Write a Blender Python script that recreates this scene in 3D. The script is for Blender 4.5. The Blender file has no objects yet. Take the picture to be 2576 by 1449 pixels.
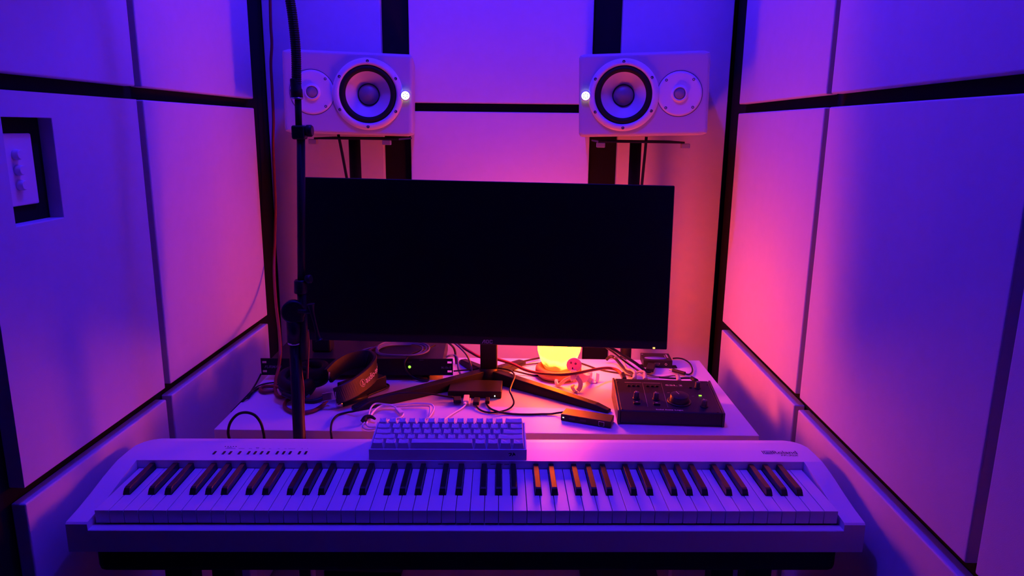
import bpy, bmesh, math, random
from mathutils import Vector as V, Matrix as M

SC = bpy.context.scene
COL = SC.collection
random.seed(4)

# ------------------------------------------------------------------ camera
CZ = 1.37                                   # camera height above the floor
YAW, PITCH, ROLL, FPX = -0.0211, 0.2192, 0.0114, 1804.5
CP = V((0, 0, CZ))
_c, _s = math.cos(PITCH), math.sin(PITCH)
FW = V((math.sin(YAW) * _c, math.cos(YAW) * _c, -_s))
_r0 = V((math.cos(YAW), -math.sin(YAW), 0))
_u0 = _r0.cross(FW)
RT = _r0 * math.cos(ROLL) + _u0 * math.sin(ROLL)
UP = RT.cross(FW)
cam_d = bpy.data.cameras.new('camera')
cam = bpy.data.objects.new('camera', cam_d)
COL.objects.link(cam)
cam_d.sensor_fit = 'HORIZONTAL'
cam_d.sensor_width = 36.0
cam_d.lens = 36.0 * FPX / 2576.0
cam_d.clip_start = 0.02
cam.matrix_world = M(((RT.x, UP.x, -FW.x, CP.x), (RT.y, UP.y, -FW.y, CP.y), (RT.z, UP.z, -FW.z, CP.z), (0, 0, 0, 1)))
SC.camera = cam
# ------------------------------------------------------------------ colour management, world
SC.view_settings.view_transform = 'Standard'
SC.view_settings.look = 'None'
SC.view_settings.gamma = 1.0
SC.view_settings.use_curve_mapping = False
SC.view_settings.exposure = 0.0
SC.cycles.use_denoising = True
SC.cycles.max_bounces = 8
SC.cycles.diffuse_bounces = 5
SC.cycles.sample_clamp_indirect = 6.0
SC.cycles.caustics_reflective = False
SC.cycles.caustics_refractive = False
world = bpy.data.worlds.new('world')
SC.world = world
world.use_nodes = True
world.node_tree.nodes['Background'].inputs[0].default_value = (0.02, 0.01, 0.1, 1)
world.node_tree.nodes['Background'].inputs[1].default_value = 0.02
# ------------------------------------------------------------------ lights: the blue ceiling lamp of the booth
def point(name, loc, col, watt, rad):
    l = bpy.data.lights.new(name, 'POINT')
    l.color, l.energy, l.shadow_soft_size = col, watt, rad
    o = bpy.data.objects.new(name, l)
    COL.objects.link(o)
    o.location = loc
    return o
point('blue_ceiling_light', (-0.10, 1.39, CZ + 1.22), (0.036, 0.012, 1.0), 50, 0.035)

# ------------------------------------------------------------------ from a pixel of the photograph to a point
def ray(u, v):
    return FW + RT * ((u - 1288) / FPX) - UP * ((v - 724.5) / FPX)
def at_x(u, v, x):
    d = ray(u, v); return CP + d * (x / d.x)
def at_y(u, v, y):
    d = ray(u, v); return CP + d * (y / d.y)
def at_z(u, v, z):
    d = ray(u, v); return CP + d * ((z - CZ) / d.z)
def at_plane(u, v, p, n):
    d = ray(u, v); return CP + d * ((p - CP).dot(n) / d.dot(n))

# ------------------------------------------------------------------ materials
def mat(name, col, rough=0.5, metal=0.0, bump=0.0, scale=200.0, var=0.0, emit=None, estr=0.0, spec=0.5, coat=0.0, stretch=None):
    m = bpy.data.materials.new(name); m.use_nodes = True
    nt = m.node_tree; b = nt.nodes['Principled BSDF']
    b.inputs['Base Color'].default_value = (*col, 1)
    b.inputs['Roughness'].default_value = rough
    b.inputs['Metallic'].default_value = metal
    b.inputs['Specular IOR Level'].default_value = spec
    b.inputs['Coat Weight'].default_value = coat
    if emit:
        b.inputs['Emission Color'].default_value = (*emit, 1)
        b.inputs['Emission Strength'].default_value = estr
    if bump or var:
        tc = nt.nodes.new('ShaderNodeTexCoord')
        n = nt.nodes.new('ShaderNodeTexNoise'); n.inputs['Scale'].default_value = scale; n.inputs['Detail'].default_value = 3
        if stretch:
            mp = nt.nodes.new('ShaderNodeMapping'); mp.inputs['Scale'].default_value = stretch
            nt.links.new(tc.outputs['Object'], mp.inputs[0]); nt.links.new(mp.outputs[0], n.inputs[0])
        else:
            nt.links.new(tc.outputs['Object'], n.inputs[0])
        if bump:
            bn = nt.nodes.new('ShaderNodeBump'); bn.inputs['Strength'].default_value = bump; bn.inputs['Distance'].default_value = 0.001
            nt.links.new(n.outputs[0], bn.inputs['Height']); nt.links.new(bn.outputs[0], b.inputs['Normal'])
        if var:
            n2 = nt.nodes.new('ShaderNodeTexNoise'); n2.inputs['Scale'].default_value = scale * 0.04 + 2; n2.inputs['Detail'].default_value = 4
            nt.links.new(tc.outputs['Object'], n2.inputs[0])
            r = nt.nodes.new('ShaderNodeMix'); r.data_type = 'RGBA'
            r.inputs[6].default_value = (*[c * (1 - var) for c in col], 1); r.inputs[7].default_value = (*[min(1, c * (1 + var)) for c in col], 1)
            nt.links.new(n2.outputs[0], r.inputs[0]); nt.links.new(r.outputs[2], b.inputs['Base Color'])
    return m
FABRIC = mat('panel_fabric', (0.62, 0.62, 0.66), 0.95, bump=0.35, scale=900, var=0.04, spec=0.1)
DARKWALL = mat('dark_felt_wall', (0.012, 0.012, 0.014), 0.95, bump=0.2, scale=500, var=0.2, spec=0.1)
FLOORM = mat('grey_carpet', (0.22, 0.22, 0.24), 0.95, bump=0.5, scale=600, var=0.2, spec=0.1)
CEILM = mat('ceiling_paint', (0.62, 0.62, 0.62), 0.9, var=0.03, scale=50)
DESKM = mat('white_laminate', (0.68, 0.68, 0.73), 0.5, bump=0.05, scale=300, var=0.02)
WPLAST = mat('white_plastic', (0.78, 0.78, 0.78), 0.45, bump=0.08, scale=1500)
WKEY = mat('ivory_white_key', (0.80, 0.80, 0.78), 0.38, bump=0.05, scale=700)
BKEY = mat('ebony_black_key', (0.012, 0.011, 0.011), 0.33, bump=0.1, scale=600, stretch=(1, 0.1, 1))
CAPM = mat('keycap_white', (0.72, 0.72, 0.72), 0.6, bump=0.06, scale=2500)
BLK = mat('black_plastic', (0.014, 0.014, 0.015), 0.42, bump=0.12, scale=1400, spec=0.22)
BLKM = mat('black_matte_metal', (0.012, 0.012, 0.013), 0.5, metal=0.0, bump=0.1, scale=800, spec=0.22)
BLKG = mat('black_gloss', (0.006, 0.006, 0.008), 0.25)
SCREEN = mat('screen_glass', (0.003, 0.003, 0.004), 0.35, bump=0.02, scale=50, spec=0.25)
RUB = mat('black_rubber', (0.012, 0.012, 0.012), 0.65, bump=0.1, scale=500, spec=0.22)
CABLE = mat('black_cable_jacket', (0.014, 0.014, 0.015), 0.42, bump=0.05, scale=600, spec=0.22)
REDC = mat('red_cable_jacket', (0.20, 0.022, 0.018), 0.5, bump=0.05, scale=600)
PURC = mat('blue_cable_jacket', (0.08, 0.07, 0.22), 0.45, bump=0.05, scale=600)
WCAB = mat('white_cable_jacket', (0.75, 0.75, 0.75), 0.5, bump=0.05, scale=600)
BRAID = mat('braided_cable_jacket', (0.16, 0.16, 0.20), 0.4, metal=0.4, bump=0.8, scale=1500)
GREYP = mat('grey_plastic', (0.30, 0.30, 0.31), 0.4, bump=0.05, scale=900)
SILV = mat('nickel', (0.6, 0.6, 0.6), 0.25, metal=1.0, bump=0.03, scale=900)
DUST = mat('grey_dust_cap', (0.22, 0.22, 0.23), 0.4, bump=0.08, scale=1200)
LEATH = mat('black_leatherette', (0.022, 0.018, 0.017), 0.5, bump=0.3, scale=500, spec=0.34)
CABM = mat('white_cabinet_paint', (0.52, 0.52, 0.53), 0.5, bump=0.08, scale=1200)
DKSIL = mat('dark_screw', (0.14, 0.14, 0.15), 0.3, metal=0.9, bump=0.03, scale=900)
CONE = mat('woofer_cone', (0.62, 0.62, 0.63), 0.45, bump=0.1, scale=900, spec=0.6)
INK = mat('dark_ink', (0.03, 0.03, 0.035), 0.6, var=0.1)
DINK = mat('grey_ink', (0.10, 0.09, 0.12), 0.6, var=0.1)
WINK = mat('white_print', (0.75, 0.75, 0.78), 0.6, var=0.05)
GINK = mat('grey_print', (0.28, 0.28, 0.30), 0.6, var=0.05)
REDF = mat('red_felt', (0.015, 0.01, 0.012), 0.9, bump=0.3, scale=900)
WOOD = mat('turned_wood', (0.30, 0.12, 0.05), 0.5, bump=0.2, scale=60, var=0.3, stretch=(1, 1, 8))
SKINF = mat('pale_wood_figure', (0.82, 0.70, 0.56), 0.6, bump=0.1, scale=300, var=0.05)
SSLB = mat('blue_black_paint', (0.018, 0.017, 0.03), 0.38, bump=0.1, scale=900, spec=0.22)
KNOBG = mat('grey_knob', (0.055, 0.055, 0.06), 0.4, bump=0.05, scale=900, spec=0.22)
LBLUE = mat('blue_label', (0.12, 0.12, 0.5), 0.35, var=0.05)
def emis(name, col, st):
    m = mat(name, (0.02, 0.02, 0.02), 0.4, emit=col, estr=st); return m
LEDG = emis('green_led', (0.35, 1.0, 0.05), 1.6)
LEDA = emis('amber_led', (1.0, 0.42, 0.08), 3.0)
LEDW = emis('white_led', (0.85, 1.0, 0.95), 2.0)
LOGOL = emis('lit_emblem', (0.92, 1.0, 0.85), 1.6)

# ------------------------------------------------------------------ mesh helpers
class MB:
    def __init__(s): s.b = bmesh.new()
    def box(s, c, d, rot=None, taper=None):
        c = V(c); d = V(d) * 0.5; vs = []
        for x in (-1, 1):
            for y in (-1, 1):
                for z in (-1, 1):
                    p = V((x * d.x, y * d.y, z * d.z))
                    if taper and z > 0: p.x *= taper[0]; p.y *= taper[1]
                    if rot: p = rot @ p
                    vs.append(s.b.verts.new(c + p))
        for q in ((0, 1, 3, 2), (4, 6, 7, 5), (0, 4, 5, 1), (2, 3, 7, 6), (0, 2, 6, 4), (1, 5, 7, 3)):
            s.b.faces.new([vs[i] for i in q])
        return s
    def loft(s, rings, cap=True, closed=False, smooth=False):
        R = [[s.b.verts.new(V(p)) for p in r] for r in rings]
        n = len(R[0]); fs = []
        for i in range(len(R) - (0 if closed else 1)):
            a, b = R[i], R[(i + 1) % len(R)]
            for j in range(n):
                fs.append(s.b.faces.new((a[j], a[(j + 1) % n], b[(j + 1) % n], b[j])))
        for f in fs: f.smooth = smooth
        if cap and not closed:
            s.b.faces.new(list(reversed(R[0]))); s.b.faces.new(R[-1])
        return s
    def tube(s, pts, r, seg=10, smooth=True, sub=6, cap=True):
        P = [V(p) for p in pts]
        if sub > 1 and len(P) > 2: P = spline(P, sub)
        n = len(P)
        T = [(P[min(i + 1, n - 1)] - P[max(i - 1, 0)]).normalized() for i in range(n)]
        a = V((0, 0, 1)) if abs(T[0].z) < 0.9 else V((1, 0, 0))
        N = (a - T[0] * a.dot(T[0])).normalized(); rings = []
        for i in range(n):
            N = (N - T[i] * N.dot(T[i])).normalized(); B = T[i].cross(N)
            rr = r(i / (n - 1)) if callable(r) else r
            rings.append([P[i] + (N * math.cos(t) + B * math.sin(t)) * rr for t in [2 * math.pi * k / seg for k in range(seg)]])
        return s.loft(rings, cap=cap, smooth=smooth)
    def cyl(s, p0, p1, r0, r1=None, seg=24, smooth=True):
        return s.tube([p0, p1], lambda t: r0 + ((r0 if r1 is None else r1) - r0) * t, seg, smooth, 1)
    def lathe(s, prof, o=(0, 0, 0), ax=(0, 0, 1), seg=40, smooth=True, cap=True):
        o = V(o); ax = V(ax).normalized(); a = V((0, 0, 1)) if abs(ax.z) < 0.9 else V((1, 0, 0))
        N = (a - ax * a.dot(ax)).normalized(); B = ax.cross(N)
        rings = [[o + ax * h + (N * math.cos(t) + B * math.sin(t)) * max(r, 1e-5) for t in [2 * math.pi * k / seg for k in range(seg)]] for r, h in prof]
        return s.loft(rings, cap=cap, smooth=smooth)
    def prism(s, poly, vec):
        vec = V(vec)
        return s.loft([[V(p) for p in poly], [V(p) + vec for p in poly]])
    def ribbon(s, pts, w, th, up=(0, 0, 1), sub=6):
        P = [V(p) for p in pts]
        if sub > 1: P = spline(P, sub)
        n = len(P); rings = []
        for i in range(n):
            T = (P[min(i + 1, n - 1)] - P[max(i - 1, 0)]).normalized()
            W = V(up(i / (n - 1)) if callable(up) else up)
            W = (W - T * W.dot(T)).normalized(); N = T.cross(W)
            ww = (w(i / (n - 1)) if callable(w) else w) / 2; h = th / 2
            rings.append([P[i] + W * a * ww + N * b * h for a, b in ((-1, -.6), (-.9, -1), (.9, -1), (1, -.6), (1, .6), (.9, 1), (-.9, 1), (-1, .6))])
        return s.loft(rings, smooth=False)
    def build(s, name, m, parent=None, off=None, bevel=0.0, seg=2, smooth=False):
        me = bpy.data.meshes.new(name)
        bmesh.ops.recalc_face_normals(s.b, faces=s.b.faces)
        if off is not None: bmesh.ops.translate(s.b, verts=s.b.verts, vec=V(off))
        o = bpy.data.objects.new(name, me)
        if parent is None:                       # origin at the foot of the thing
            lo = V([min(v.co[i] for v in s.b.verts) for i in range(3)]); hi = V([max(v.co[i] for v in s.b.verts) for i in range(3)])
            c = V(((lo.x + hi.x) / 2, (lo.y + hi.y) / 2, lo.z))
            bmesh.ops.translate(s.b, verts=s.b.verts, vec=-c); o.location = c
        s.b.to_mesh(me); s.b.free()
        COL.objects.link(o)
        if parent: o.parent = parent
        me.materials.append(m)
        if smooth:
            for f in me.polygons: f.use_smooth = True
        if bevel:
            md = o.modifiers.new('bevel', 'BEVEL'); md.width = bevel; md.segments = seg; md.limit_method = 'ANGLE'; md.angle_limit = math.radians(40)
            md.harden_normals = False
        return o
def spline(P, sub):
    out = []
    n = len(P)
    for i in range(n - 1):
        p0, p1, p2, p3 = P[max(i - 1, 0)], P[i], P[i + 1], P[min(i + 2, n - 1)]
        for k in range(sub):
            t = k / sub
            out.append(0.5 * ((2 * p1) + (p2 - p0) * t + (2 * p0 - 5 * p1 + 4 * p2 - p3) * t * t + (3 * p1 - p0 - 3 * p2 + p3) * t ** 3))
    out.append(P[-1]); return out
def thing(name, label, cat, loc, rotz=0.0, group=None):
    o = bpy.data.objects.new(name, None); COL.objects.link(o)
    o.location = loc; o.rotation_euler = (0, 0, rotz); o.empty_display_size = 0.05
    return tag(o, label, cat, group)
def tag(o, label, cat, group=None):
    o['label'] = label; o['category'] = cat
    if group: o['group'] = group
    return o
def struct(o): o['kind'] = 'structure'; return o
FONT_CACHE = {}
def text_mesh(body):
    if body in FONT_CACHE: return FONT_CACHE[body]
    bold = body in ('audio-technica', 'SSL', '2', 'Solid State Logic', 'Roland', 'FP-30X', 'FURMAN', 'M-10x E')
    cu = bpy.data.curves.new('t', 'FONT'); cu.body = body; cu.size = 1.0; cu.resolution_u = 3; cu.offset = 0.011 if bold else 0.0
    o = bpy.data.objects.new('t', cu); COL.objects.link(o)
    bpy.context.view_layer.update()
    me = bpy.data.meshes.new_from_object(o.evaluated_get(bpy.context.evaluated_depsgraph_get()))
    vs = [v.co.copy() for v in me.vertices]; fs = [list(p.vertices) for p in me.polygons]
    bpy.data.objects.remove(o); bpy.data.curves.remove(cu); bpy.data.meshes.remove(me)
    lo = V((min(v.x for v in vs), min(v.y for v in vs), 0)); hi = V((max(v.x for v in vs), max(v.y for v in vs), 0))
    FONT_CACHE[body] = ([v - lo for v in vs], fs, hi - lo)
    return FONT_CACHE[body]
def add_text(mb, body, o, ex, ey, w, h, slant=0.0, lift=0.0002):
    """letters w x h wide and high with lower left corner o, along ex and ey"""
    vs, fs, d = text_mesh(body); ex = V(ex).normalized(); ey = V(ey).normalized(); n = ex.cross(ey); o = V(o)
    nv = [mb.b.verts.new(o + ex * (v.x / d.x * w + slant * v.y / d.y * h) + ey * (v.y / d.y * h) + n * lift) for v in vs]
    for f in fs:
        try: mb.b.faces.new([nv[i] for i in f])
        except ValueError: pass
    return mb
def flat(mb, poly, n=(0, 0, 1), lift=0.0):
    n = V(n); mb.b.faces.new([mb.b.verts.new(V(p) + n * lift) for p in poly]); return mb

# ================================================================== the booth
WL, WR, YB, T = -0.7732, 0.5828, 2.222, 0.025
Z3U, Z3L, Z4U, Z4L = CZ + .0719, CZ + .0470, CZ - .5535, CZ - .5791
ZTOP, ZC, YF = 2.62, 2.72, -0.9
struct(MB().box((-0.095, 0.70, -0.03), (1.62, 3.3, 0.06)).build('floor', FLOORM))
struct(MB().box((-0.095, 0.70, ZC + 0.03), (1.62, 3.3, 0.06)).build('ceiling', CEILM))
struct(MB().box((WL - T - 0.03, 0.70, ZC / 2), (0.06, 3.3, ZC)).build('wall_left', DARKWALL))
struct(MB().box((WR + T + 0.03, 0.70, ZC / 2), (0.06, 3.3, ZC)).build('wall_right', DARKWALL))
struct(MB().box((-0.095, YB + T + 0.03, ZC / 2), (1.40, 0.06, ZC)).build('wall_back', DARKWALL))
struct(MB().box((-0.095, YF - 0.03, ZC / 2), (1.40, 0.06, ZC)).build('wall_front', DARKWALL))
PG = 'white fabric acoustic panels'
def panel_side(x0, x1, y0, y1, z0, z1, label):
    return tag(MB().box(((x0 + x1) / 2, (y0 + y1) / 2, (z0 + z1) / 2), (abs(x1 - x0), y1 - y0, z1 - z0)).build('acoustic_panel', FABRIC, bevel=0.003, seg=3), label, 'acoustic panel', PG)
E_ = 0.0005
for (y0, y1, z0, z1, lb) in (
    (1.000, 1.440, Z3U, ZTOP, 'white fabric wall panel above the recessed switch plate, over the dark band'),
    (1.465, 2.057, Z3U, ZTOP, 'white fabric wall panel beside the left corner post, above the dark band'),
    (1.465, 2.057, Z4U, Z3L, 'white fabric wall panel between the switch plate panel and the left corner'),
    (0.997, 1.440, 0.02, Z4L, 'low white wall panel beside the left end of the piano'),
    (1.465, 2.057, 0.02, Z4L, 'low white wall panel beside the left edge of the desk and power strip')):
    panel_side(WL, WL - T + E_, y0, y1, z0, z1, lb)
for (y0, y1, z0, z1, lb) in (
    (0.240, 0.837, Z3U, ZTOP, 'white fabric panel nearest the camera on the right wall, above the dark band'),
    (0.8576, 1.452, Z3U, ZTOP, 'wide white fabric panel on the right wall, above the dark band'),
    (1.476, 2.075, Z3U, ZTOP, 'white fabric panel next to the right corner, above the dark band'),
    (0.240, 0.837, Z4U, Z3L, 'white fabric panel cut by the right edge of the photo, below the dark band'),
    (0.8576, 1.452, Z4U, Z3L, 'wide white fabric panel at mid height on the right wall'),
    (1.476, 2.075, Z4U, Z3L, 'pink-lit white fabric panel beside the right corner, below the dark band'),
    (0.240, 0.837, 0.02, Z4L, 'low white panel at the bottom right corner of the photo'),
    (0.8576, 1.452, 0.02, Z4L, 'low white wall panel beside the right end of the piano'),
    (1.476, 2.075, 0.02, Z4L, 'low white wall panel beside the right edge of the desk')):
    panel_side(WR, WR + T - E_, y0, y1, z0, z1, lb)
for (x0, x1, z0, z1, lb) in (
    (-.7945, -.4433, 0.02, ZTOP, 'tall white panel on the back wall behind the left speaker'),
    (.2673, .5901, 0.02, ZTOP, 'tall white panel on the back wall behind the right speaker'),
    (-.3607, .1830, Z3U, ZTOP, 'white centre panel of the back wall, above its thin dark gap'),
    (-.3607, .1830, 0.02, Z3L, 'white centre panel of the back wall, behind the monitor')):
    panel_side(x0, x1, YB, YB + T - E_, z0, z1, lb)
# the panel with the rectangular cut-out for the switches
def panel_hole(y0, y1, z0, z1, hy0, hy1, hz0, hz1):
    mb = MB(); b = mb.b; xs = (WL, WL - T + E_)
    def ringv(a, c, d, e): return [[b.verts.new((x, y, z)) for y, z in ((a, d), (c, d), (c, e), (a, e))] for x in xs]
    O = ringv(y0, y1, z0, z1); H = ringv(hy0, hy1, hz0, hz1)
    for k in range(4):
        j = (k + 1) % 4
        for s_ in (0, 1): b.faces.new((O[s_][k], O[s_][j], H[s_][j], H[s_][k]))
        b.faces.new((O[0][k], O[0][j], O[1][j], O[1][k])); b.faces.new((H[0][k], H[0][j], H[1][j], H[1][k]))
    return mb
tag(panel_hole(1.000, 1.440, Z4U, Z3L, 1.0606, 1.1750, CZ - .1535, CZ + .0080).build('acoustic_panel', FABRIC, bevel=0.0015),
    'white fabric wall panel with a rectangular cut-out around the switch plate', 'acoustic panel', PG)
# switch plate in the cut-out
XB = WL - 0.0245
XP = XB + 0.007
pr = at_x(79, 335, XP); pb = at_x(100.5, 511, XP)
sw = thing('switch_plate', 'white switch plate with three round knobs set into the left wall panel', 'switch plate', (XB, 1.118, pb.z))
mb = MB(); mb.box((XB + .0006, 1.1178, CZ - .0728), (.0012, .1135, .1605)); mb.build('back_box', DARKWALL, sw, off=-V(sw.location))
mb = MB(); y0s, y1s = 1.064, pb.y
mb.box((XB + .0042, (y0s + y1s) / 2, (pr.z + pb.z) / 2), (0.0056, y1s - y0s, pr.z - pb.z))
mb.build('cover_plate', WPLAST, sw, off=-V(sw.location), bevel=0.0025, seg=3)
for u, v in ((47, 389), (53, 428), (59, 466)):
    q = at_x(u, v, XP + 0.006)
    MB().lathe([(0.0082, 0), (0.0082, 0.004), (0.0075, 0.0095), (0.0066, 0.0108)], (XP - 0.001, q.y, q.z), (1, 0, 0), 24).build('knob', WPLAST, sw, off=-V(sw.location))

# ================================================================== desk
DZ = CZ - 0.630
dfl, dfr, dbr = at_z(538, 1080, DZ), at_z(1910, 1096, DZ), at_z(1755.4, 906.7, DZ)
dang = math.atan2(dfr.y - dfl.y, dfr.x - dfl.x); dw = (dfr - dfl).length; dd = 0.505
desk = thing('desk', 'white desk behind the piano carrying the monitor and audio gear', 'desk', (dfl.x, dfl.y, 0), dang)
MB().box((dw / 2, dd / 2, DZ - 0.0125), (dw, dd, 0.025)).build('desktop', DESKM, desk, bevel=0.0012)
for x in (0.03, dw - 0.03):
    for y in (0.03, dd - 0.03):
        MB().box((x, y, (DZ - 0.025) / 2), (0.04, 0.04, DZ - 0.025)).build('leg', DESKM, desk, bevel=0.002)

# ================================================================== digital piano
PX, PY, PYAW, KT = -0.0875, 1.0685, 0.0402, CZ - 0.6140
PO = 0.10
piano = thing('digital_piano', 'white digital piano with eighty-eight keys across the foreground', 'piano', (PX, PY, KT - PO), PYAW)
OFF = (0, 0, PO)
def pl(u, v, z):                     # piano-local x, y of a pixel on the level z above the key tops
    p = at_z(u, v, KT + z) - V((PX, PY, 0)); c, s = math.cos(PYAW), math.sin(PYAW)
    return V((p.x * c + p.y * s, -p.x * s + p.y * c, z))
# case: one loft along x, its section changing from arm to key well
top = [(.150, .0150), (.200, .0146), (.236, .0130), (.256, .0095), (.270, .003), (.279, -.010), (.281, -.030), (.281, -.064)]
arm = [(-.018, -.064), (-.018, -.0148), (-.015, -.0120), (.020, -.008), (.060, -.001), (.100, .0075), (.130, .0125)]
well = [(-.018, -.064), (-.018, -.0262), (-.0168, -.0250), (-.0012, -.0246), (-.0008, -.034), (.1495, -.034), (.1498, -.020)]
def sect(x, front):
    ax = abs(x); r = 0.042; k = 1.0
    if ax > 0.65 - r: k = (0.281 - r + math.sqrt(max(0, r * r - (ax - (0.65 - r)) ** 2)) - 0.150) / 0.131
    pts = front + top
    out = []
    for y, z in pts:
        if y >= .15: y = .15 + (y - .15) * k
        out.append((x, y, z))
    return out
xs = [-.650, -.6485, -.645, -.638, -.630, -.620, -.6140]
rings = [sect(x, arm) for x in xs] + [sect(-.6139, well), sect(.6139, well)] + [sect(-x, arm) for x in reversed(xs)]
rings[0] = [(x, y + (0.002 if y < 0 else 0), z - (0.002 if z > -.05 else -0.002)) for x, y, z in rings[0]]
rings[-1] = [(x, y + (0.002 if y < 0 else 0), z - (0.002 if z > -.05 else -0.002)) for x, y, z in rings[-1]]
MB().loft(rings).build('case', WPLAST, piano, off=OFF, bevel=0.0012)
MB().box((0, .1485, -.006), (1.226, .002, .008)).build('felt_strip', REDF, piano, off=OFF)
MB().box((0, .085, -.028), (1.226, .12, .008)).build('key_bed', BLK, piano, off=OFF)
# keys
KW = 1.2220 / 52
names = 'AB' + 'CDEFGAB' * 7 + 'C'
ofs = {'C': -.0022, 'D': .0022, 'F': -.0030, 'G': 0, 'A': .0030}
proto_b = None
def white_mesh(cl, cr):
    g = 0.0005; a, b = -KW / 2 + g, KW / 2 - g
    al, br = a + cl, b - cr
    y0, y1, y2 = 0, .0505, .148
    poly = [(a, y0), (b, y0), (b, y1), (br, y1), (br, y2), (al, y2), (al, y1), (a, y1)]
    mb = MB(); bb = mb.b
    t = [bb.verts.new((x, y, 0)) for x, y in poly]; u = [bb.verts.new((x, y + (0.0008 if y == 0 else 0), -.0228)) for x, y in poly]
    for q in ((0, 1, 2, 7), (2, 3, 6, 7), (3, 4, 5, 6)):
        if q == (2, 3, 6, 7):
            bb.faces.new([t[2], t[3], t[6], t[7]]) if (cl > 0 or cr > 0) else None
        else: bb.faces.new([t[i] for i in q])
    for i in range(8):
        j = (i + 1) % 8
        if (t[i].co - t[j].co).length > 1e-6: bb.faces.new((t[i], t[j], u[j], u[i]))
    bmesh.ops.remove_doubles(bb, verts=bb.verts, dist=1e-6)
    return mb
for i, n in enumerate(names):
    xc = -0.611 + (i + .5) * KW
    cl = cr = 0.0
    bw = 0.0058
    if n in 'DEGAB' and i > 0: cl = bw + ofs.get({'D': 'C', 'E': 'D', 'G': 'F', 'A': 'G', 'B': 'A'}[n], 0)
    if n in 'CDFGA' and i < 51: cr = bw - ofs[n]
    if i == 0: cr = bw - ofs['A']
    o = white_mesh(cl, cr).build('white_key', WKEY, piano, off=(xc, 0, PO + random.uniform(-.0002, .0002)), bevel=0.0006)
    if n in 'CDFGA' and i < 51:
        xb = xc + KW / 2 + ofs[n]
        if proto_b is None:
            w0, w1 = .0112 / 2, .0094 / 2
            mb = MB()
            mb.loft([[(-w0, .0500, 0), (w0, .0500, 0), (w0 * .92, .0515, .0055), (-w0 * .92, .0515, .0055)],
                     [(-w0, .0505, 0), (w0, .0505, 0), (w1, .0555, .0108), (-w1, .0555, .0108)],
                     [(-w0, .0600, 0), (w0, .0600, 0), (w1, .0600, .0120), (-w1, .0600, .0120)],
                     [(-w0, .1478, 0), (w0, .1478, 0), (w1, .1478, .0120), (-w1, .1478, .0120)]])
            proto_b = mb.build('black_key', BKEY, piano, off=(0, 0, PO - .001), bevel=0.0009)
            proto_b.location.x = xb
        else:
            q = proto_b.copy(); COL.objects.link(q); q.parent = piano; q.location.x = xb
# buttons on the top panel
ZT = .0146
for X in (180, 395, 545, 760, 972, 1122, 1272, 1422, 1637, 1787, 1937, 2152, 2302):
    a = pl(520 + (X - 28) / 9.2, 1110 + 308 / 9.2, ZT)
    MB().box((a.x, a.y + .0065, ZT), (.0042, .0125, .0022)).build('button', BLK, piano, off=OFF, bevel=0.0005)
pr_ = MB()
for X in (433, 495, 556, 618, 680): a = pl(520 + X / 9.2, 1110 + 121 / 9.2, ZT); pr_.box((a.x, a.y, ZT), (.0018, .0018, .0006))
def dash(x0, x1, y, h=.0006):
    a = pl(520 + x0 / 9.2, 1110 + y / 9.2, ZT); b = pl(520 + x1 / 9.2, 1110 + y / 9.2, ZT)
    pr_.box(((a.x + b.x) / 2, (a.y + b.y) / 2, ZT), (abs(b.x - a.x), h, .0003))
dash(430, 665, 168, .0009)
for x0, x1, y in ((470, 590, 150), (735, 875, 170), (975, 1050, 170), (1140, 1215, 150), (1145, 1210, 165), (1290, 1355, 170), (1440, 1495, 174), (1645, 1690, 174), (1800, 1850, 174), (1890, 2050, 174),
                  (2195, 2225, 170), (2325, 2345, 170), (600, 700, 346), (710, 800, 346), (1625, 1690, 347), (1580, 1595, 347), (1728, 1745, 347), (2015, 2080, 347), (2110, 2200, 347), (675, 688, 380)):
    dash(x0, x1, y)
# small print along the lip over the keys
for u in (1108, 1258, 1349, 1443, 1574, 1665, 1790, 1888, 442, 1240, 1275):
    a = pl(u, 1165, .012); pr_.box((a.x, .1497, .0085), (.009, .0004, .0009))
pr_.build('panel_print', DINK, piano, off=OFF)
lg = MB()
a = pl(1947, 1142.5, ZT); b_ = pl(2007, 1142.5, ZT)
add_text(lg, 'Roland', (a.x, a.y, ZT + .0004), (1, 0, 0), (0, 1, 0), (b_.x - a.x), .0132)
a2 = pl(1966, 1148, ZT); b2 = pl(2009, 1148, ZT)
add_text(lg, 'FP-30X', (a2.x, a2.y, ZT + .0004), (1, 0, 0), (0, 1, 0), (b2.x - a2.x), .0066, slant=.3)
x0 = pl(1921, 1142.5, ZT).x; yy = a.y; wI, hI = .0185, .0132
def bar(x, y, w, h): lg.box((x + w / 2, y + h / 2, ZT + .0003), (w, h, .0003))
bar(x0, yy, .0016, hI); bar(x0 + .0035, yy, wI - .0035, .0014); bar(x0 + .0035, yy + hI - .0014, wI - .0035, .0014)
bar(x0 + .0035, yy, .0016, hI); bar(x0 + .0068, yy + .0033, wI - .009, .0012); bar(x0 + .0068, yy + .006, wI - .0085, .0012); bar(x0 + wI - .0015, yy + .0028, .0015, hI - .0028); bar(x0 + .0068, yy + .0033, .0012, .004)
lg.build('brand_lettering', DINK, piano, off=OFF)
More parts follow.
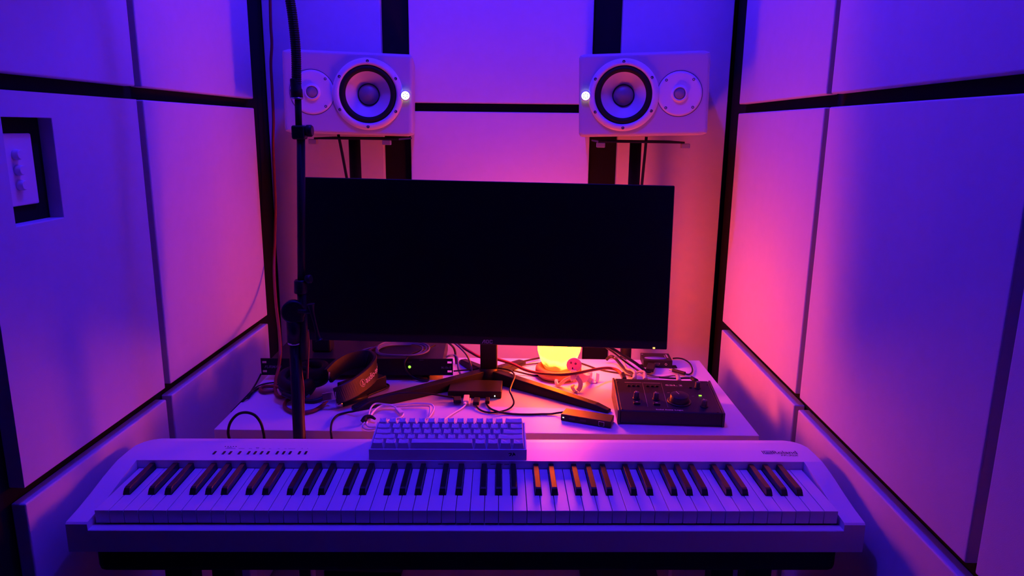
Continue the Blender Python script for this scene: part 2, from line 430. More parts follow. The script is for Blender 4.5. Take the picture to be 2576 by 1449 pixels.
# stand under the piano
st = thing('keyboard_stand', 'black stand carrying the white piano', 'stand', (PX, PY, 0), PYAW)
SZ = KT - 0.064
MB().box((0, .045, SZ - .0265), (1.24, .085, .052)).build('front_rail', BLKM, st, bevel=0.012, seg=3)
MB().box((0, .235, SZ - .0265), (1.16, .06, .052)).build('rear_rail', BLKM, st, bevel=0.012, seg=3)
for x in (-.50, .50):
    MB().box((x, .14, SZ - .017), (.05, .24, .033)).build('side_rail', BLKM, st, bevel=0.004)
    for y in (.05, .23):
        MB().box((x, y, (SZ - .05) / 2), (.045, .045, SZ - .052)).build('leg', BLKM, st, bevel=0.004)
MB().lathe([(.012, 0), (.017, .004), (.017, .016), (.012, .02)], (-.45, .02, SZ - .085), (0, -1, 0), 20).build('knob', RUB, st)

# ================================================================== small computer keyboard on the piano
kl = pl(928, 1157.5, ZT)
KBW, KBD, FH, RH = .2905, .1015, .0205, .0315
kb = thing('computer_keyboard', 'compact white mechanical keyboard resting on top of the piano', 'keyboard',
           (PX + (kl.x + KBW / 2) * math.cos(PYAW) - (kl.y + .001) * math.sin(PYAW), PY + (kl.x + KBW / 2) * math.sin(PYAW) + (kl.y + .001) * math.cos(PYAW), KT + ZT + .0005), PYAW)
tk = math.atan2(RH - FH, KBD)
def kp(x, v, h): return V((x, v * math.cos(tk) - h * math.sin(tk), FH + v * math.sin(tk) + h * math.cos(tk)))
hw = KBW / 2
mb = MB()
# walls around the key plate
def wedge(x0, x1, v0, v1, hb=-.004):
    P = [(x0, v0), (x1, v0), (x1, v1), (x0, v1)]
    bt = [V((x, y, 0)) for x, y in P]; tp = [kp(x, v, 0) for x, v in P]
    mb.loft([bt, tp])
wedge(-hw, hw, 0, .0028); wedge(-hw, hw, KBD - .0028, KBD); wedge(-hw, -hw + .0028, .0028, KBD - .0028); wedge(hw - .0028, hw, .0028, KBD - .0028)
mb.loft([[V((x, y, 0.001)) for x, y in ((-hw + .002, .002), (hw - .002, .002), (hw - .002, KBD - .002), (-hw + .002, KBD - .002))], [kp(x, v, -.007) for x, v in ((-hw + .002, .002), (hw - .002, .002), (hw - .002, KBD - .002), (-hw + .002, KBD - .002))]])
mb.build('keyboard_case', WPLAST, kb, bevel=0.0006)
U = (KBW - .007) / 15; VR = (KBD - .0065) / 5
rows = [
    [('Ctrl', 1.25), ('Win', 1.25), ('Alt', 1.25), ('', 6.25), ('Alt', 1.25), ('Fn', 1.25), ('App', 1.25), ('Ctrl', 1.25)],
    [('Shift', 2.25)] + [(c, 1) for c in 'ZXCVBNM,./'] + [('Shift', 2.75)],
    [('CapsLock', 1.75)] + [(c, 1) for c in "ASDFGHJKL;'"] + [('Enter', 2.25)],
    [('Tab', 1.5)] + [(c, 1) for c in 'QWERTYUIOP[]'] + [('|  \\', 1.5)],
    [('Esc', 1)] + [(c, 1) for c in '1234567890-='] + [('Backspace', 2)]]
for r, row in enumerate(rows):
    x = -hw + .0035; v0 = .00325 + r * VR
    ht = (.0098, .0088, .0088, .0095, .0110)[r]; back = (.0010, .0015, .0018, .0022, .0028)[r]
    for nm, wd in row:
        xa, xb = x + .0004, x + wd * U - .0004; va, vb = v0 + .0004, v0 + VR - .0004
        ix = .0030; fr, bk = .0034, .0012
        lo = [(xa, va), (xb, va), (xb, vb), (xa, vb)]; hi = [(xa + ix, va + fr), (xb - ix, va + fr), (xb - ix, vb - bk), (xa + ix, vb - bk)]
        n_ = 5
        def rim(poly, h, dip):
            out = []
            (ax, av), (bx, bv), (cx, cv), (dx, dv) = poly
            for k in range(n_): t = k / (n_ - 1); out.append(kp(ax + (bx - ax) * t, av, h - dip * 4 * t * (1 - t)))
            for k in range(n_): t = k / (n_ - 1); out.append(kp(cx + (dx - cx) * t, cv, h + back * .35 - dip * 4 * t * (1 - t)))
            return out
        dip = .0009 if wd < 6 else -.0006
        cap = MB().loft([rim(lo, -.0045, 0), rim(hi, ht, dip)]).build('keycap', CAPM, kb, bevel=0.0004)
        if nm:
            tw = min((xb - xa - 2 * ix) * .82, .0024 * (len(nm) if len(nm) > 1 else .9)); th = .0022 if len(nm) < 2 else .0017
            xm = (xa + xb) / 2; vt = vb - bk - .0012 - th
            yv = V((0, math.cos(tk), math.sin(tk)))
            tm = MB(); add_text(tm, nm, kp(xm - tw / 2, vt, ht - dip * .75 + .0004), (1, 0, 0), yv, tw, th, lift=.0002)
            tm.build('legend', DINK, cap)
        x += wd * U
# emblem on the front of the case
em = MB(); ex0, ez0 = hw - .0345, .0065
for poly in (((0, .006), (.003, .0078), (.0062, .0078), (.0075, .0060), (.0062, .003), (.0035, .0012), (.0020, .0012), (.0026, .0030), (.0050, .0048), (.0042, .0060), (.0018, .0056)),
             ((.0065, .0012), (.0085, .0036), (.0095, .0080), (.0102, .0086), (.0125, .0068), (.0138, .0036), (.0138, .0010), (.0126, .0034), (.0112, .0026), (.0105, .0040), (.0092, .0014))):
    flat(em, [(ex0 + a, -.0002, ez0 + c) for a, c in poly])
em.build('emblem', INK, kb)

# ================================================================== monitor
TL, TR, BR = CP + V((-.4971, 1.5852, -.1099)), CP + V((.3198, 1.5845, -.1184)), CP + V((.3160, 1.5446, -.4802))
ex = (TR - TL).normalized(); ez = (TR - BR); ez = (ez - ex * ez.dot(ex)).normalized(); en = ex.cross(ez)   # en points to the camera side (-y)
MW, MH = (TR - TL).length, (TR - BR).length
hub = at_z(1230, 955, DZ)
mon = thing('computer_monitor', 'wide black computer monitor standing dark at the centre of the desk', 'monitor', (hub.x, hub.y, DZ))
MO = -V(mon.location)
RM = M((ex, -en, ez)).transposed()
cen = (TL + BR) / 2
def mpt(x, d, z): return cen + ex * x - en * d + ez * z      # x right, d back, z up
mb = MB(); mb.box(mpt(0, .006, 0), (MW, .012, MH), rot=RM)
rr = [[mpt(x * sx, d, z * sz + zo) for x, z in ((-1, -1), (1, -1), (1, 1), (-1, 1))] for d, sx, sz, zo in ((.012, MW / 2 - .01, MH / 2 - .01, 0), (.030, MW / 2 - .09, MH / 2 - .06, 0), (.048, .16, .12, 0))]
mb.loft(rr); mb.build('housing', BLK, mon, off=MO, bevel=0.0025, seg=3)
MB().box(mpt(0, -.0002, .0085), (MW - .004, .0012, MH - .021), rot=RM).build('screen', SCREEN, mon, off=MO)
# brand letters on the chin
lt = MB()
def mz(u, v): return at_plane(u, v, mpt(0, -.0004, 0), en)
lo = mz(1212.5, 863.5); hi = mz(1239, 855.3); lw = (hi - lo).dot(ex); lh = (hi - lo).dot(ez)
def lp(poly): flat(lt, [lo + ex * (a * lw) + ez * (c * lh) + en * .0003 for a, c in poly])
lp(((0, 0), (.07, 0), (.24, .85), (.24, 1), (.17, 1))); lp(((.24, 0), (.31, 0), (.31, 1), (.17, 1), (.24, .85)))
for x0_, x1_, gap in ((.38, .64, False), (.72, 1.0, True)):
    t_ = .065; h_ = .17
    lp(((x0_, .1), (x0_ + t_, .1), (x0_ + t_, .9), (x0_, .9))); lp(((x0_ + .03, 0), (x1_ - .03, 0), (x1_, h_), (x0_, h_))); lp(((x0_, 1 - h_), (x1_, 1 - h_), (x1_ - .03, 1), (x0_ + .03, 1)))
    if not gap: lp(((x1_ - t_, .1), (x1_, .1), (x1_, .9), (x1_ - t_, .9)))
    else:
        lp(((x1_ - t_, .1), (x1_, .1), (x1_, .3), (x1_ - t_, .3))); lp(((x1_ - t_, .7), (x1_, .7), (x1_, .9), (x1_ - t_, .9)))
lt.build('brand_lettering', GINK, mon, off=MO)
q = mz(1645, 875.5)
MB().box(q + en * .0004, (.0048, .0014, .0030), rot=RM).build('power_light', LEDA, mon, off=MO)
# neck, hub and splayed feet
nb = hub + V((0, .0, .014)); nt_ = mpt(0, .07, .02)
nt_ = V((hub.x, hub.y - .035, CZ - .30))
MB().loft([[V((nb.x + a * .0215, nb.y + b * .012, nb.z)) for a, b in ((-1, -1), (1, -1), (1, 1), (-1, 1))],
           [V((nt_.x + a * .0215, nt_.y + b * .012, nt_.z)) for a, b in ((-1, -1), (1, -1), (1, 1), (-1, 1))]]).build('neck', BLK, mon, off=MO, bevel=0.003)
mbk = mpt(0, .044, 0); MB().box((hub.x, (mbk.y + nt_.y) / 2, CZ - .32), (.10, abs(nt_.y - mbk.y) + .02, .10)).build('bracket', BLK, mon, off=MO, bevel=0.004)
MB().lathe([(.030, .0005), (.031, .004), (.031, .018), (.027, .024), (.024, .034), (0, .034)], (hub.x, hub.y, DZ), seg=32).build('hub', BLK, mon, off=MO)
def foot(u, v, w0, h0, w1, h1):
    e = at_z(u, v, DZ); d = (e - hub); d.z = 0; d.normalize(); p = V((-d.y, d.x, 0)); s0 = V((hub.x, hub.y, DZ)) + d * .012
    def rg(o, w, h): return [o - p * w, o + p * w, o + p * w * .72 + V((0, 0, h)), o - p * w * .72 + V((0, 0, h))]
    z = V((0, 0, .0005))
    MB().loft([rg(s0 + z, w0, h0), rg(s0 + (e - s0) * .9 + z, w1, h1 * 1.15), rg(e + z, w1 * .75, h1 * .6)]).build('foot', BLK, mon, off=MO, bevel=0.002)
foot(1533, 1038, .017, .030, .013, .012); foot(888, 1033, .017, .030, .015, .015)
foot(1160, 912, .016, .026, .011, .012); foot(1318, 914, .016, .026, .011, .012)

# ================================================================== studio speakers and their stands
def speaker(cx, cy, cz, yaw, roll, mir, label):
    sp = thing('studio_speaker', label, 'speaker', (cx - .142 * math.sin(yaw), cy + .142 * math.cos(yaw), cz - .105), yaw, 'white studio speakers'); sp.rotation_euler = (0, roll, yaw)
    O = (0, -.142, .105)
    def B(mb, n, m, **k): return mb.build(n, m, sp, off=O, **k)
    wx, tx, lx = .0505 * mir, -.092 * mir, .1475 * mir
    hw_, hh_, NN = .166, .105, 144
    def rrect(ins, rad, y):
        X, Z = hw_ - ins, hh_ - ins; out = []
        for k in range(NN):
            t = 2 * math.pi * k / NN; dx, dz = math.cos(t), math.sin(t)
            lo_, hi_ = 0.0, .5
            for _ in range(30):
                m_ = (lo_ + hi_) / 2; px_, pz_ = abs(wx + dx * m_), abs(dz * m_)
                ins_ = px_ <= X and pz_ <= Z
                if ins_ and px_ > X - rad and pz_ > Z - rad: ins_ = math.hypot(px_ - X + rad, pz_ - Z + rad) <= rad
                if ins_: lo_ = m_
                else: hi_ = m_
            out.append((wx + dx * lo_, y, dz * lo_))
        return out
    circ = lambda r, y: [(wx + r * math.cos(2 * math.pi * k / NN), y, r * math.sin(2 * math.pi * k / NN)) for k in range(NN)]
    rg_ = [rrect(.002, .008, .270), rrect(0, .010, .267), rrect(0, .010, .010), rrect(.0009, .010, .0055), rrect(.0032, .009, .0022), rrect(.0065, .008, .0005), rrect(.0100, .007, 0), circ(.0755, 0), circ(.0755, .045)]
    B(MB().loft(rg_), 'cabinet', CABM)
    F = (0, -1, 0)
    B(MB().lathe([(.092, -.002), (.0905, .0035), (.087, .0065), (.0795, .0085), (.0755, .0075), (.0735, .003), (.0735, -.004)], (wx, 0, 0), F, 72, cap=False), 'woofer_ring', WPLAST)
    B(MB().lathe([(.0740, .0015), (.0725, .0035), (.069, .0062), (.065, .0068), (.061, .0045), (.0585, .0005), (.058, -.003)], (wx, 0, 0), F, 72, cap=False), 'rubber_surround', RUB)
    B(MB().lathe([(.0595, -.001), (.058, -.0035), (.050, -.0085), (.040, -.0150), (.032, -.0208), (.027, -.0245), (.020, -.028), (0, -.0285)], (wx, 0, 0), F, 72, cap=False), 'cone', CONE)
    B(MB().lathe([(.0283, -.0245), (.0283, -.0215), (.0268, -.0205), (.0262, -.0228)], (wx, 0, 0), F, 48, cap=False), 'dust_cap_rim', RUB)
    B(MB().lathe([(.0268, -.0222), (.024, -.0180), (.018, -.0130), (.010, -.0098), (0, -.0085)], (wx, 0, 0), F, 48, cap=False), 'dust_cap', DUST)
    sc = .0145
    for k in range(6):
        t = math.radians(30 + 60 * k)
        B(MB().lathe([(.0042, 0), (.0040, .0016), (.0022, .0018), (.0016, .0008), (0, .0008)], (wx + .083 * math.cos(t), -.0068, .083 * math.sin(t)), F, 12), 'screw', DKSIL)
    B(MB().lathe([(.0578, .0003), (.0572, .0007), (.0566, .0003)], (tx, 0, 0), F, 64, cap=False), 'tweeter_seam', DINK)
    B(MB().lathe([(.0560, .0002), (.0552, .0014), (.050, .0018), (.038, .0012), (.0225, .0002), (.0205, .0006), (.0195, .0040), (.0180, .0060), (.0150, .0062), (.0145, .0035), (.0145, .0022)], (tx, 0, 0), F, 64, cap=False), 'tweeter_waveguide', WPLAST)
    g = mat('perforated_grille', (0.30, 0.30, 0.31), 0.35, metal=0.6, bump=1.0, scale=2600) if 'perforated_grille' not in bpy.data.materials else bpy.data.materials['perforated_grille']
    B(MB().lathe([(.0147, .0028), (.013, .0060), (.009, .0082), (.004, .0092), (0, .0094)], (tx, 0, 0), F, 40, cap=False), 'tweeter_grille', g)
    for a in (-1, 1):
        for c in (-1, 1):
            B(MB().lathe([(.0038, 0), (.0036, .0014), (.0018, .0015), (.0014, .0007), (0, .0007)], (tx + a * .034, -.0005, c * .0345), F, 12), 'screw', DKSIL)
            B(MB().lathe([(.0026, 0), (.0024, .0012), (0, .0012)], (tx + a * .0175, .0015, c * .0185), F, 10), 'screw', DKSIL)
    # lit emblem in its shallow scallop
    B(MB().lathe([(.0135, .0001), (.0128, .0014), (.0112, .0020), (.0108, .0012)], (lx, -.0072, 0), F, 32, cap=False), 'emblem_bezel', WPLAST)
    eb = MB().lathe([(.0110, .0016), (0, .0017)], (lx, -.0072, 0), F, 32, cap=False); e = B(eb, 'emblem', LOGOL)
    mk = MB()
    for k in range(6):
        t = math.radians(30 + 60 * k); d = V((math.cos(t), 0, math.sin(t))); p = V((-d.z, 0, d.x)); o = V((lx, -.0093, 0))
        flat(mk, [o + d * .0040 - p * .0005, o + d * .0066 - p * .0010, o + d * .0066 + p * .0010, o + d * .0040 + p * .0005])
    R1, R2 = .0086, .0090
    for k in range(36):
        a0, a1 = math.radians(10 * k), math.radians(10 * k + 10.01); o = V((lx, -.0093, 0))
        flat(mk, [o + V((math.cos(a0), 0, math.sin(a0))) * R1, o + V((math.cos(a1), 0, math.sin(a1))) * R1, o + V((math.cos(a1), 0, math.sin(a1))) * R2, o + V((math.cos(a0), 0, math.sin(a0))) * R2])
    mk.build('tuning_fork_mark', GINK, e, off=O)
    return sp
speaker(-.4755, 1.925, CZ + .0835, math.radians(7.5), math.radians(1.2), 1, 'white studio speaker to the left, its tweeter behind the microphone stand')
speaker(.2955, 1.925, CZ + .0885, math.radians(-7.5), math.radians(-1.6), -1, 'white studio speaker to the right, lit emblem on its inner side')
def sp_stand(cx, px_, label, tabs):
    s = thing('speaker_stand', label, 'speaker stand', (px_, 2.07, 0), 0, 'black speaker stands behind the desk')
    ox = cx - px_; zt = CZ - .0285
    MB().box((ox, 0, zt - .004), (.23, .22, .005)).build('top_plate', BLKM, s, bevel=0.001)
    MB().cyl((0, 0, .03), (0, 0, zt - .006), .0165, seg=28).build('pole', BLKM, s)
    MB().box((0, 0, .012), (.24, .20, .02)).build('base_plate', BLKM, s, bevel=0.003)
    for t in tabs: MB().box((t, -.100, zt - .013), (.022, .02, .013)).build('foot_pad', GREYP, s, bevel=0.002)
    return s
sp_stand(-.465, -.4965, 'black pole stand under the left speaker', (-.088, .112)); sp_stand(.300, .3005, 'black pole stand under the right speaker', (-.108, .118))

# ================================================================== microphone stand
SY = 1.375
ms = thing('microphone_stand', 'tall black microphone stand with ribbed gooseneck between desk and piano', 'microphone stand', (-.472, SY, 0))
MSO = -V(ms.location)
def sy(u, v, dy=0): return at_y(u, v, SY + dy)
lt0, lt1 = sy(752.5, 1104), sy(742, 862); ld = (lt1 - lt0).normalized(); lfl = lt0 - ld * ((lt0.z - .03) / ld.z)
MB().cyl(lfl, lt1, .0118, seg=24).build('lower_tube', BLKM, ms, off=MSO)
MB().lathe([(.0135, -.0022), (.0140, 0), (.0135, .0022)], lt1, ld, 28).build('chrome_ring', SILV, ms, off=MSO)
j = sy(744, 786); MB().cyl(lt1 + ld * .002, sy(741, 800), .0150, .0165, seg=28).build('clutch_body', BLK, ms, off=MSO)
MB().lathe([(.020, 0), (.0235, .003), (.0235, .012), (.0215, .015), (.0215, .019), (.019, .022)], sy(738, 786, -.018), (-.35, 1, .05), 36).build('joint_disc', BLK, ms, off=MSO)
MB().box((j + sy(752, 780)) / 2, (.030, .028, .040)).build('joint_block', BLK, ms, off=MSO, bevel=0.005, seg=3)
MB().cyl(sy(750, 783, -.026), sy(783, 784, -.026), .0042, seg=14).build('lever_shaft', BLK, ms, off=MSO)
k0 = sy(782, 772, -.026)
mb = MB(); mb.tube([k0 + V((0, 0, .006)), sy(785, 785, -.026), sy(794, 820, -.026), sy(800, 848, -.026), sy(803, 856, -.026)], lambda t: .0075 - .0045 * math.sin(t * math.pi) + .0005, 14)
mb.build('lever', BLK, ms, off=MSO)
MB().tube([sy(765, 902), sy(763.5, 840), sy(758.5, 730)], .0088, 20, sub=1).build('boom_tail', BLKM, ms, off=MSO)
MB().tube([sy(758.5, 745), sy(757, 345)], .0078, 20, sub=1).build('boom_tube', BLKM, ms, off=MSO)
MB().lathe([(.0120, 0), (.0128, .002), (.0122, .024), (.0100, .027)], sy(756.5, 737), (0.02, 0, 1), 28).build('boom_collar', BLK, ms, off=MSO)
MB().lathe([(.006, 0), (.0085, .002), (.0085, .010), (.006, .012)], sy(770, 703, -.002), (1, -.3, .2), 20).build('boom_knob', BLK, ms, off=MSO)
cb = sy(753.5, 333); MB().box(cb, (.0245, .026, .026)).build('collar', BLK, ms, off=MSO, bevel=0.004, seg=3)
MB().cyl(sy(766, 329), sy(772, 329), .0035, seg=12).build('knob_shaft', SILV, ms, off=MSO)
MB().lathe([(.0085, 0), (.0112, .002), (.0112, .010), (.009, .0125)], sy(770, 329), (1, 0, 0), 20).build('knob', BLK, ms, off=MSO)
MB().tube([sy(752, 330), sy(749.5, 248)], .0062, 18, sub=1).build('upper_rod', BLKM, ms, off=MSO)
MB().lathe([(.0105, 0), (.0120, .0008), (.0120, .0028), (.0105, .0036)], sy(747.5, 250), (0, 0, 1), 12).build('chrome_ring', SILV, ms, off=MSO)
MB().lathe([(.0112, 0), (.0112, .016), (.0100, .018), (.0098, .034), (.0090, .036)], sy(747.5, 248), (-.05, 0, 1), 28).build('gooseneck_ferrule', BLK, ms, off=MSO)
gp = spline([sy(746, 212), sy(744.5, 130), sy(738, 60), sy(729.5, 0), V((-.452, 1.375, CZ + .33)), V((-.470, 1.37, CZ + .44)), V((-.455, 1.38, CZ + .56)), V((-.44, 1.37, CZ + .70)), V((-.41, 1.35, CZ + .80))], 10)
mb = MB(); N = 190; L = [0]
for i in range(1, len(gp)): L.append(L[-1] + (gp[i] - gp[i - 1]).length)
def along(s):
    for i in range(1, len(gp)):
        if L[i] >= s: t = (s - L[i - 1]) / (L[i] - L[i - 1]); return gp[i - 1].lerp(gp[i], t)
    return gp[-1]
pts = [along(L[-1] * k / (N * 2)) for k in range(N * 2 + 1)]
mb.tube(pts, lambda t: .0086 + (.0006 if round(t * N * 2) % 2 else -.0004), 16, sub=1, smooth=False)
mb.build('gooseneck', BLKM, ms, off=MSO)
mt = gp[-1]; MB().lathe([(.010, 0), (.022, .02), (.024, .12), (.026, .16), (.020, .18), (0, .185)], mt, (.5, -.3, .6), 28).build('microphone', BLK, ms, off=MSO)
for a in (80, 200, 320):
    d = V((math.cos(math.radians(a)), math.sin(math.radians(a)), 0)) * .24
    e_ = V((lfl.x, lfl.y, 0)) + d
    MB().tube([V((lfl.x, lfl.y, .13)), V((lfl.x, lfl.y, .13)).lerp(e_, .5) + V((0, 0, .02)), e_ + V((0, 0, .008))], .007, 12).build('leg', BLKM, ms, off=MSO)

# ================================================================== salt lamp
LX, LY = .0855, 1.775
lamp = thing('salt_lamp', 'glowing salt crystal lamp on a round wooden base behind the monitor', 'lamp', (LX, LY, DZ))
MB().lathe([(.040, .0005), (.052, .004), (.060, .016), (.059, .026), (.054, .030), (.045, .030), (.044, .022), (0, .022)], seg=56).build('wooden_base', WOOD, lamp)
def rock():
    mb = MB(); prof = [(.030, .023), (.038, .027), (.047, .045), (.056, .070), (.060, .100), (.060, .140), (.056, .185), (.046, .225), (.030, .255), (.012, .268), (0, .27)]
    mb.lathe(prof, seg=48)
    rnd = random.Random(11); cs = [(rnd.uniform(0, 6.28), rnd.uniform(.04, .25), rnd.uniform(.3, 1)) for _ in range(26)]
    bmesh.ops.subdivide_edges(mb.b, edges=mb.b.edges, cuts=1)
    for v in mb.b.verts:
        r = math.hypot(v.co.x, v.co.y)
        if r < 1e-4: continue
        a = math.atan2(v.co.y, v.co.x); s = 0
        for ca, ch, am in cs:
            da = (a - ca + math.pi) % (2 * math.pi) - math.pi
            s += am * math.exp(-(da / .45) ** 2 - ((v.co.z - ch) / .03) ** 2)
        k = 1 + .035 * s - .03 + .015 * math.sin(a * 5 + v.co.z * 90)
        v.co.x *= k; v.co.y *= k
    return mb
SKINF.node_tree.nodes['Principled BSDF'].inputs['Subsurface Weight'].default_value = .25
SKINF.node_tree.nodes['Principled BSDF'].inputs['Subsurface Scale'].default_value = .008
SKINF.node_tree.nodes['Principled BSDF'].inputs['Subsurface Radius'].default_value = (1, .5, .3)
SALT = bpy.data.materials.new('lit_salt_crystal'); SALT.use_nodes = True
nt = SALT.node_tree; bs = nt.nodes['Principled BSDF']; lk = nt.links.new
bs.inputs['Base Color'].default_value = (.8, .35, .15, 1); bs.inputs['Roughness'].default_value = .5
tc = nt.nodes.new('ShaderNodeTexCoord'); sx = nt.nodes.new('ShaderNodeSeparateXYZ'); lk(tc.outputs['Object'], sx.inputs[0])
nz = nt.nodes.new('ShaderNodeTexNoise'); nz.inputs['Scale'].default_value = 28; nz.inputs['Detail'].default_value = 6; lk(tc.outputs['Object'], nz.inputs[0])
mm = nt.nodes.new('ShaderNodeMath'); mm.operation = 'MULTIPLY_ADD'; mm.inputs[1].default_value = .055; lk(nz.outputs[0], mm.inputs[0]); lk(sx.outputs['Z'], mm.inputs[2])
mr = nt.nodes.new('ShaderNodeMapRange'); mr.inputs['From Min'].default_value = .064; mr.inputs['From Max'].default_value = .092; lk(mm.outputs[0], mr.inputs[0])
# the bulb sits low inside the crystal: the salt glows most beside it, little at the foot, less toward the tip
rs = nt.nodes.new('ShaderNodeValToRGB'); lk(mm.outputs[0], rs.inputs[0]); rs.color_ramp.interpolation = 'EASE'
el = rs.color_ramp.elements; el[0].position = .062; el[0].color = (.018, .018, .018, 1); el[1].position = .096; el[1].color = (1, 1, 1, 1)
for p_, c_ in ((.150, 1.0), (.200, .36), (.280, .28)):
    e_ = el.new(p_); e_.color = (c_, c_, c_, 1)
pw = nt.nodes.new('ShaderNodeMath'); pw.operation = 'MULTIPLY'; pw.inputs[1].default_value = 86.0; lk(rs.outputs[0], pw.inputs[0])
cr = nt.nodes.new('ShaderNodeMix'); cr.data_type = 'RGBA'; cr.inputs[6].default_value = (1, .120, .012, 1); cr.inputs[7].default_value = (1, .074, .0022, 1); lk(mr.outputs[0], cr.inputs[0])
lk(cr.outputs[2], bs.inputs['Emission Color']); lk(pw.outputs[0], bs.inputs['Emission Strength'])
rock().build('salt_crystal', SALT, lamp, smooth=True)

# ================================================================== helpers for gear standing on the desk
def pz(u, v, h): return at_z(u, v, DZ + h)
def slab(name, label, cat, m, quad, ht, hb=0.0005, bevel=.002, parts=None):
    """a flat box from the four corners of its top face in the photo"""
    P = [pz(u, v, ht) for u, v in quad]
    c = sum(P, V()) / 4
    t = thing(name, label, cat, (c.x, c.y, DZ + hb))
    return t, P
def cable(name, label, cat, m, pts, r, group=None, parent=None, seg=8):
    P = []
    for p in pts:
        if isinstance(p, V): P.append(p)
        elif len(p) == 3: P.append(pz(*p))
        else: P.append(at_y(p[0], p[1], p[2]))
    o = MB().tube(P, r, seg).build(name, m)
    return tag(o, label, cat, group)
def local(p, t): return V(p) - V(t.location)

# ------------------------------------------------------------------ rack power conditioner
ra, rb = pz(655, 943, .014), pz(1143, 943.6, .014); rang = math.atan2(rb.y - ra.y, rb.x - ra.x); rw = .4826
rc = (ra + rb) / 2
rk = thing('power_conditioner', 'black rack power strip lying on the left rear of the desk', 'rack unit', (rc.x, rc.y, DZ), rang)
fz = .014
mb = MB(); w2 = rw / 2
mb.box((0, 0, fz + .022), (rw - .040, .003, .044))
for s_ in (-1, 1):
    for z_, h_ in ((.0035, .007), (.022, .018), (.0405, .007)): mb.box((s_ * (w2 - .010), 0, fz + z_), (.020, .003, h_))
    for z_ in (.010, .034): mb.box((s_ * (w2 - .0015), 0, fz + z_), (.003, .003, .0062)); mb.box((s_ * (w2 - .017), 0, fz + z_), (.006, .003, .0062))
bmesh.ops.remove_doubles(mb.b, verts=mb.b.verts, dist=1e-6)
mb.build('face_plate', BLK, rk)
MB().box((0, .105, fz + .0215), (.432, .205, .0425)).build('chassis', BLK, rk, bevel=.001)
for x in (-.17, .17):
    for y in (.03, .18): MB().lathe([(.009, 0), (.010, .0135)], (x, y, .0003), seg=16).build('rubber_foot', RUB, rk)
tm = MB(); add_text(tm, 'FURMAN', (-w2 + .009, -.0016, fz + .0185), (1, 0, 0), (0, 0, 1), .040, .0072, slant=.3); tm.build('brand_lettering', GINK, rk)
tm = MB(); add_text(tm, 'M-10x E', (w2 - .029, -.0016, fz + .0175), (1, 0, 0), (0, 0, 1), .024, .0062); tm.build('model_lettering', GINK, rk)
def rz(u, v): return at_plane(u, v, rc, V((math.sin(rang), -math.cos(rang), 0)))
q = rz(1030.5, 922.5); dx = (q - rc).dot(V((math.cos(rang), math.sin(rang), 0)))
MB().lathe([(.0036, 0), (.0034, .0012), (0, .0016)], (dx, -.0014, q.z - DZ), (0, -1, 0), 20).build('power_light', LEDG, rk)
tm = MB(); tm.box((dx, -.0016, q.z - DZ + .0125), (.012, .0003, .0012)); tm.build('light_caption', DINK, rk)
tm = MB(); tm.box((dx + .030, -.0016, q.z - DZ + .018), (.011, .0003, .0012)); tm.build('caption', DINK, rk)

# ------------------------------------------------------------------ power adapter on top of the rack unit
p = pz(808, 886, .0575)
tag(MB().box((p.x, p.y + .02, DZ + .0575 + .018), (.048, .04, .035)).build('power_adapter', BLK, bevel=.004), 'small black power adapter block on top of the rack unit under the monitor', 'power adapter')

# ------------------------------------------------------------------ usb hub
H = .0175
P = [pz(u, v, H) for u, v in ((1126, 983.6), (1261.5, 985.6), (1264.6, 956.6), (1135, 953.5))]
hubx = (P[1] - P[0]).normalized(); hn = V((hubx.y, -hubx.x, 0)); c = sum(P, V()) / 4
hb_ = thing('usb_hub', 'flat black hub with four cables plugged in, in front of the monitor stand', 'usb hub', (c.x, c.y, DZ))
rect = [V((p.x - c.x, p.y - c.y, 0)) for p in P]
MB().loft([[p + V((0, 0, .0006)) for p in rect], [p + V((0, 0, H)) for p in rect]]).build('housing', BLK, hb_, bevel=.0022, seg=3)
fr0, fr1 = rect[0], rect[1]
def hf(u, v): q = at_plane(u, v, P[0], hn); return q
q = hf(1244.7, 996.3); MB().box(local(q + hn * .0004, hb_), (.0022, .0012, .0036), rot=M.Rotation(math.atan2(hubx.y, hubx.x), 3, 'Z')).build('status_light', LEDW, hb_)
HR = M.Rotation(math.atan2(hubx.y, hubx.x), 3, 'Z')

# ------------------------------------------------------------------ small dock with a network socket
P = [pz(u, v, .0155) for u, v in ((1410.5, 1041.5), (1537, 1061.8), (1545, 1043.6), (1424, 1026))]
c = sum(P, V()) / 4; dk = thing('usb_dock', 'slim black dock with a network socket, beside the audio interface', 'dock', (c.x, c.y, DZ))
rect = [V((p.x - c.x, p.y - c.y, 0)) for p in P]; dxv = (rect[1] - rect[0]).normalized(); dn = V((dxv.y, -dxv.x, 0))
MB().loft([[p + V((0, 0, .0006)) for p in rect], [p + V((0, 0, .0155)) for p in rect]]).build('housing', BLK, dk, bevel=.0018, seg=3)
DR = M.Rotation(math.atan2(dxv.y, dxv.x), 3, 'Z'); L_ = (rect[1] - rect[0]).length
def dpos(t, z): return rect[0] + dxv * (t * L_) + dn * .0002 + V((0, 0, z))
mb = MB()
for a, b_, w, h in ((0, .0048, .0125, .0006), (-.006, 0, .0006, .0098), (.006, 0, .0006, .0098), (-.0045, -.0048, .0032, .0006), (.0045, -.0048, .0032, .0006)):
    mb.box(dpos(.815, .0080 + b_) + dxv * a, (w, .0010, h), rot=DR)
mb.build('network_socket', SILV, dk)
MB().box(dpos(.055, .0085), (.0034, .0010, .0018), rot=DR).build('status_light', LEDW, dk)
mb = MB(); mb.box(dpos(.23, .0085), (.013, .0006, .0042), rot=DR); mb.build('port', INK, dk)
mb = MB(); mb.box(dpos(.45, .0085), (.013, .0006, .0042), rot=DR); mb.build('port', INK, dk)
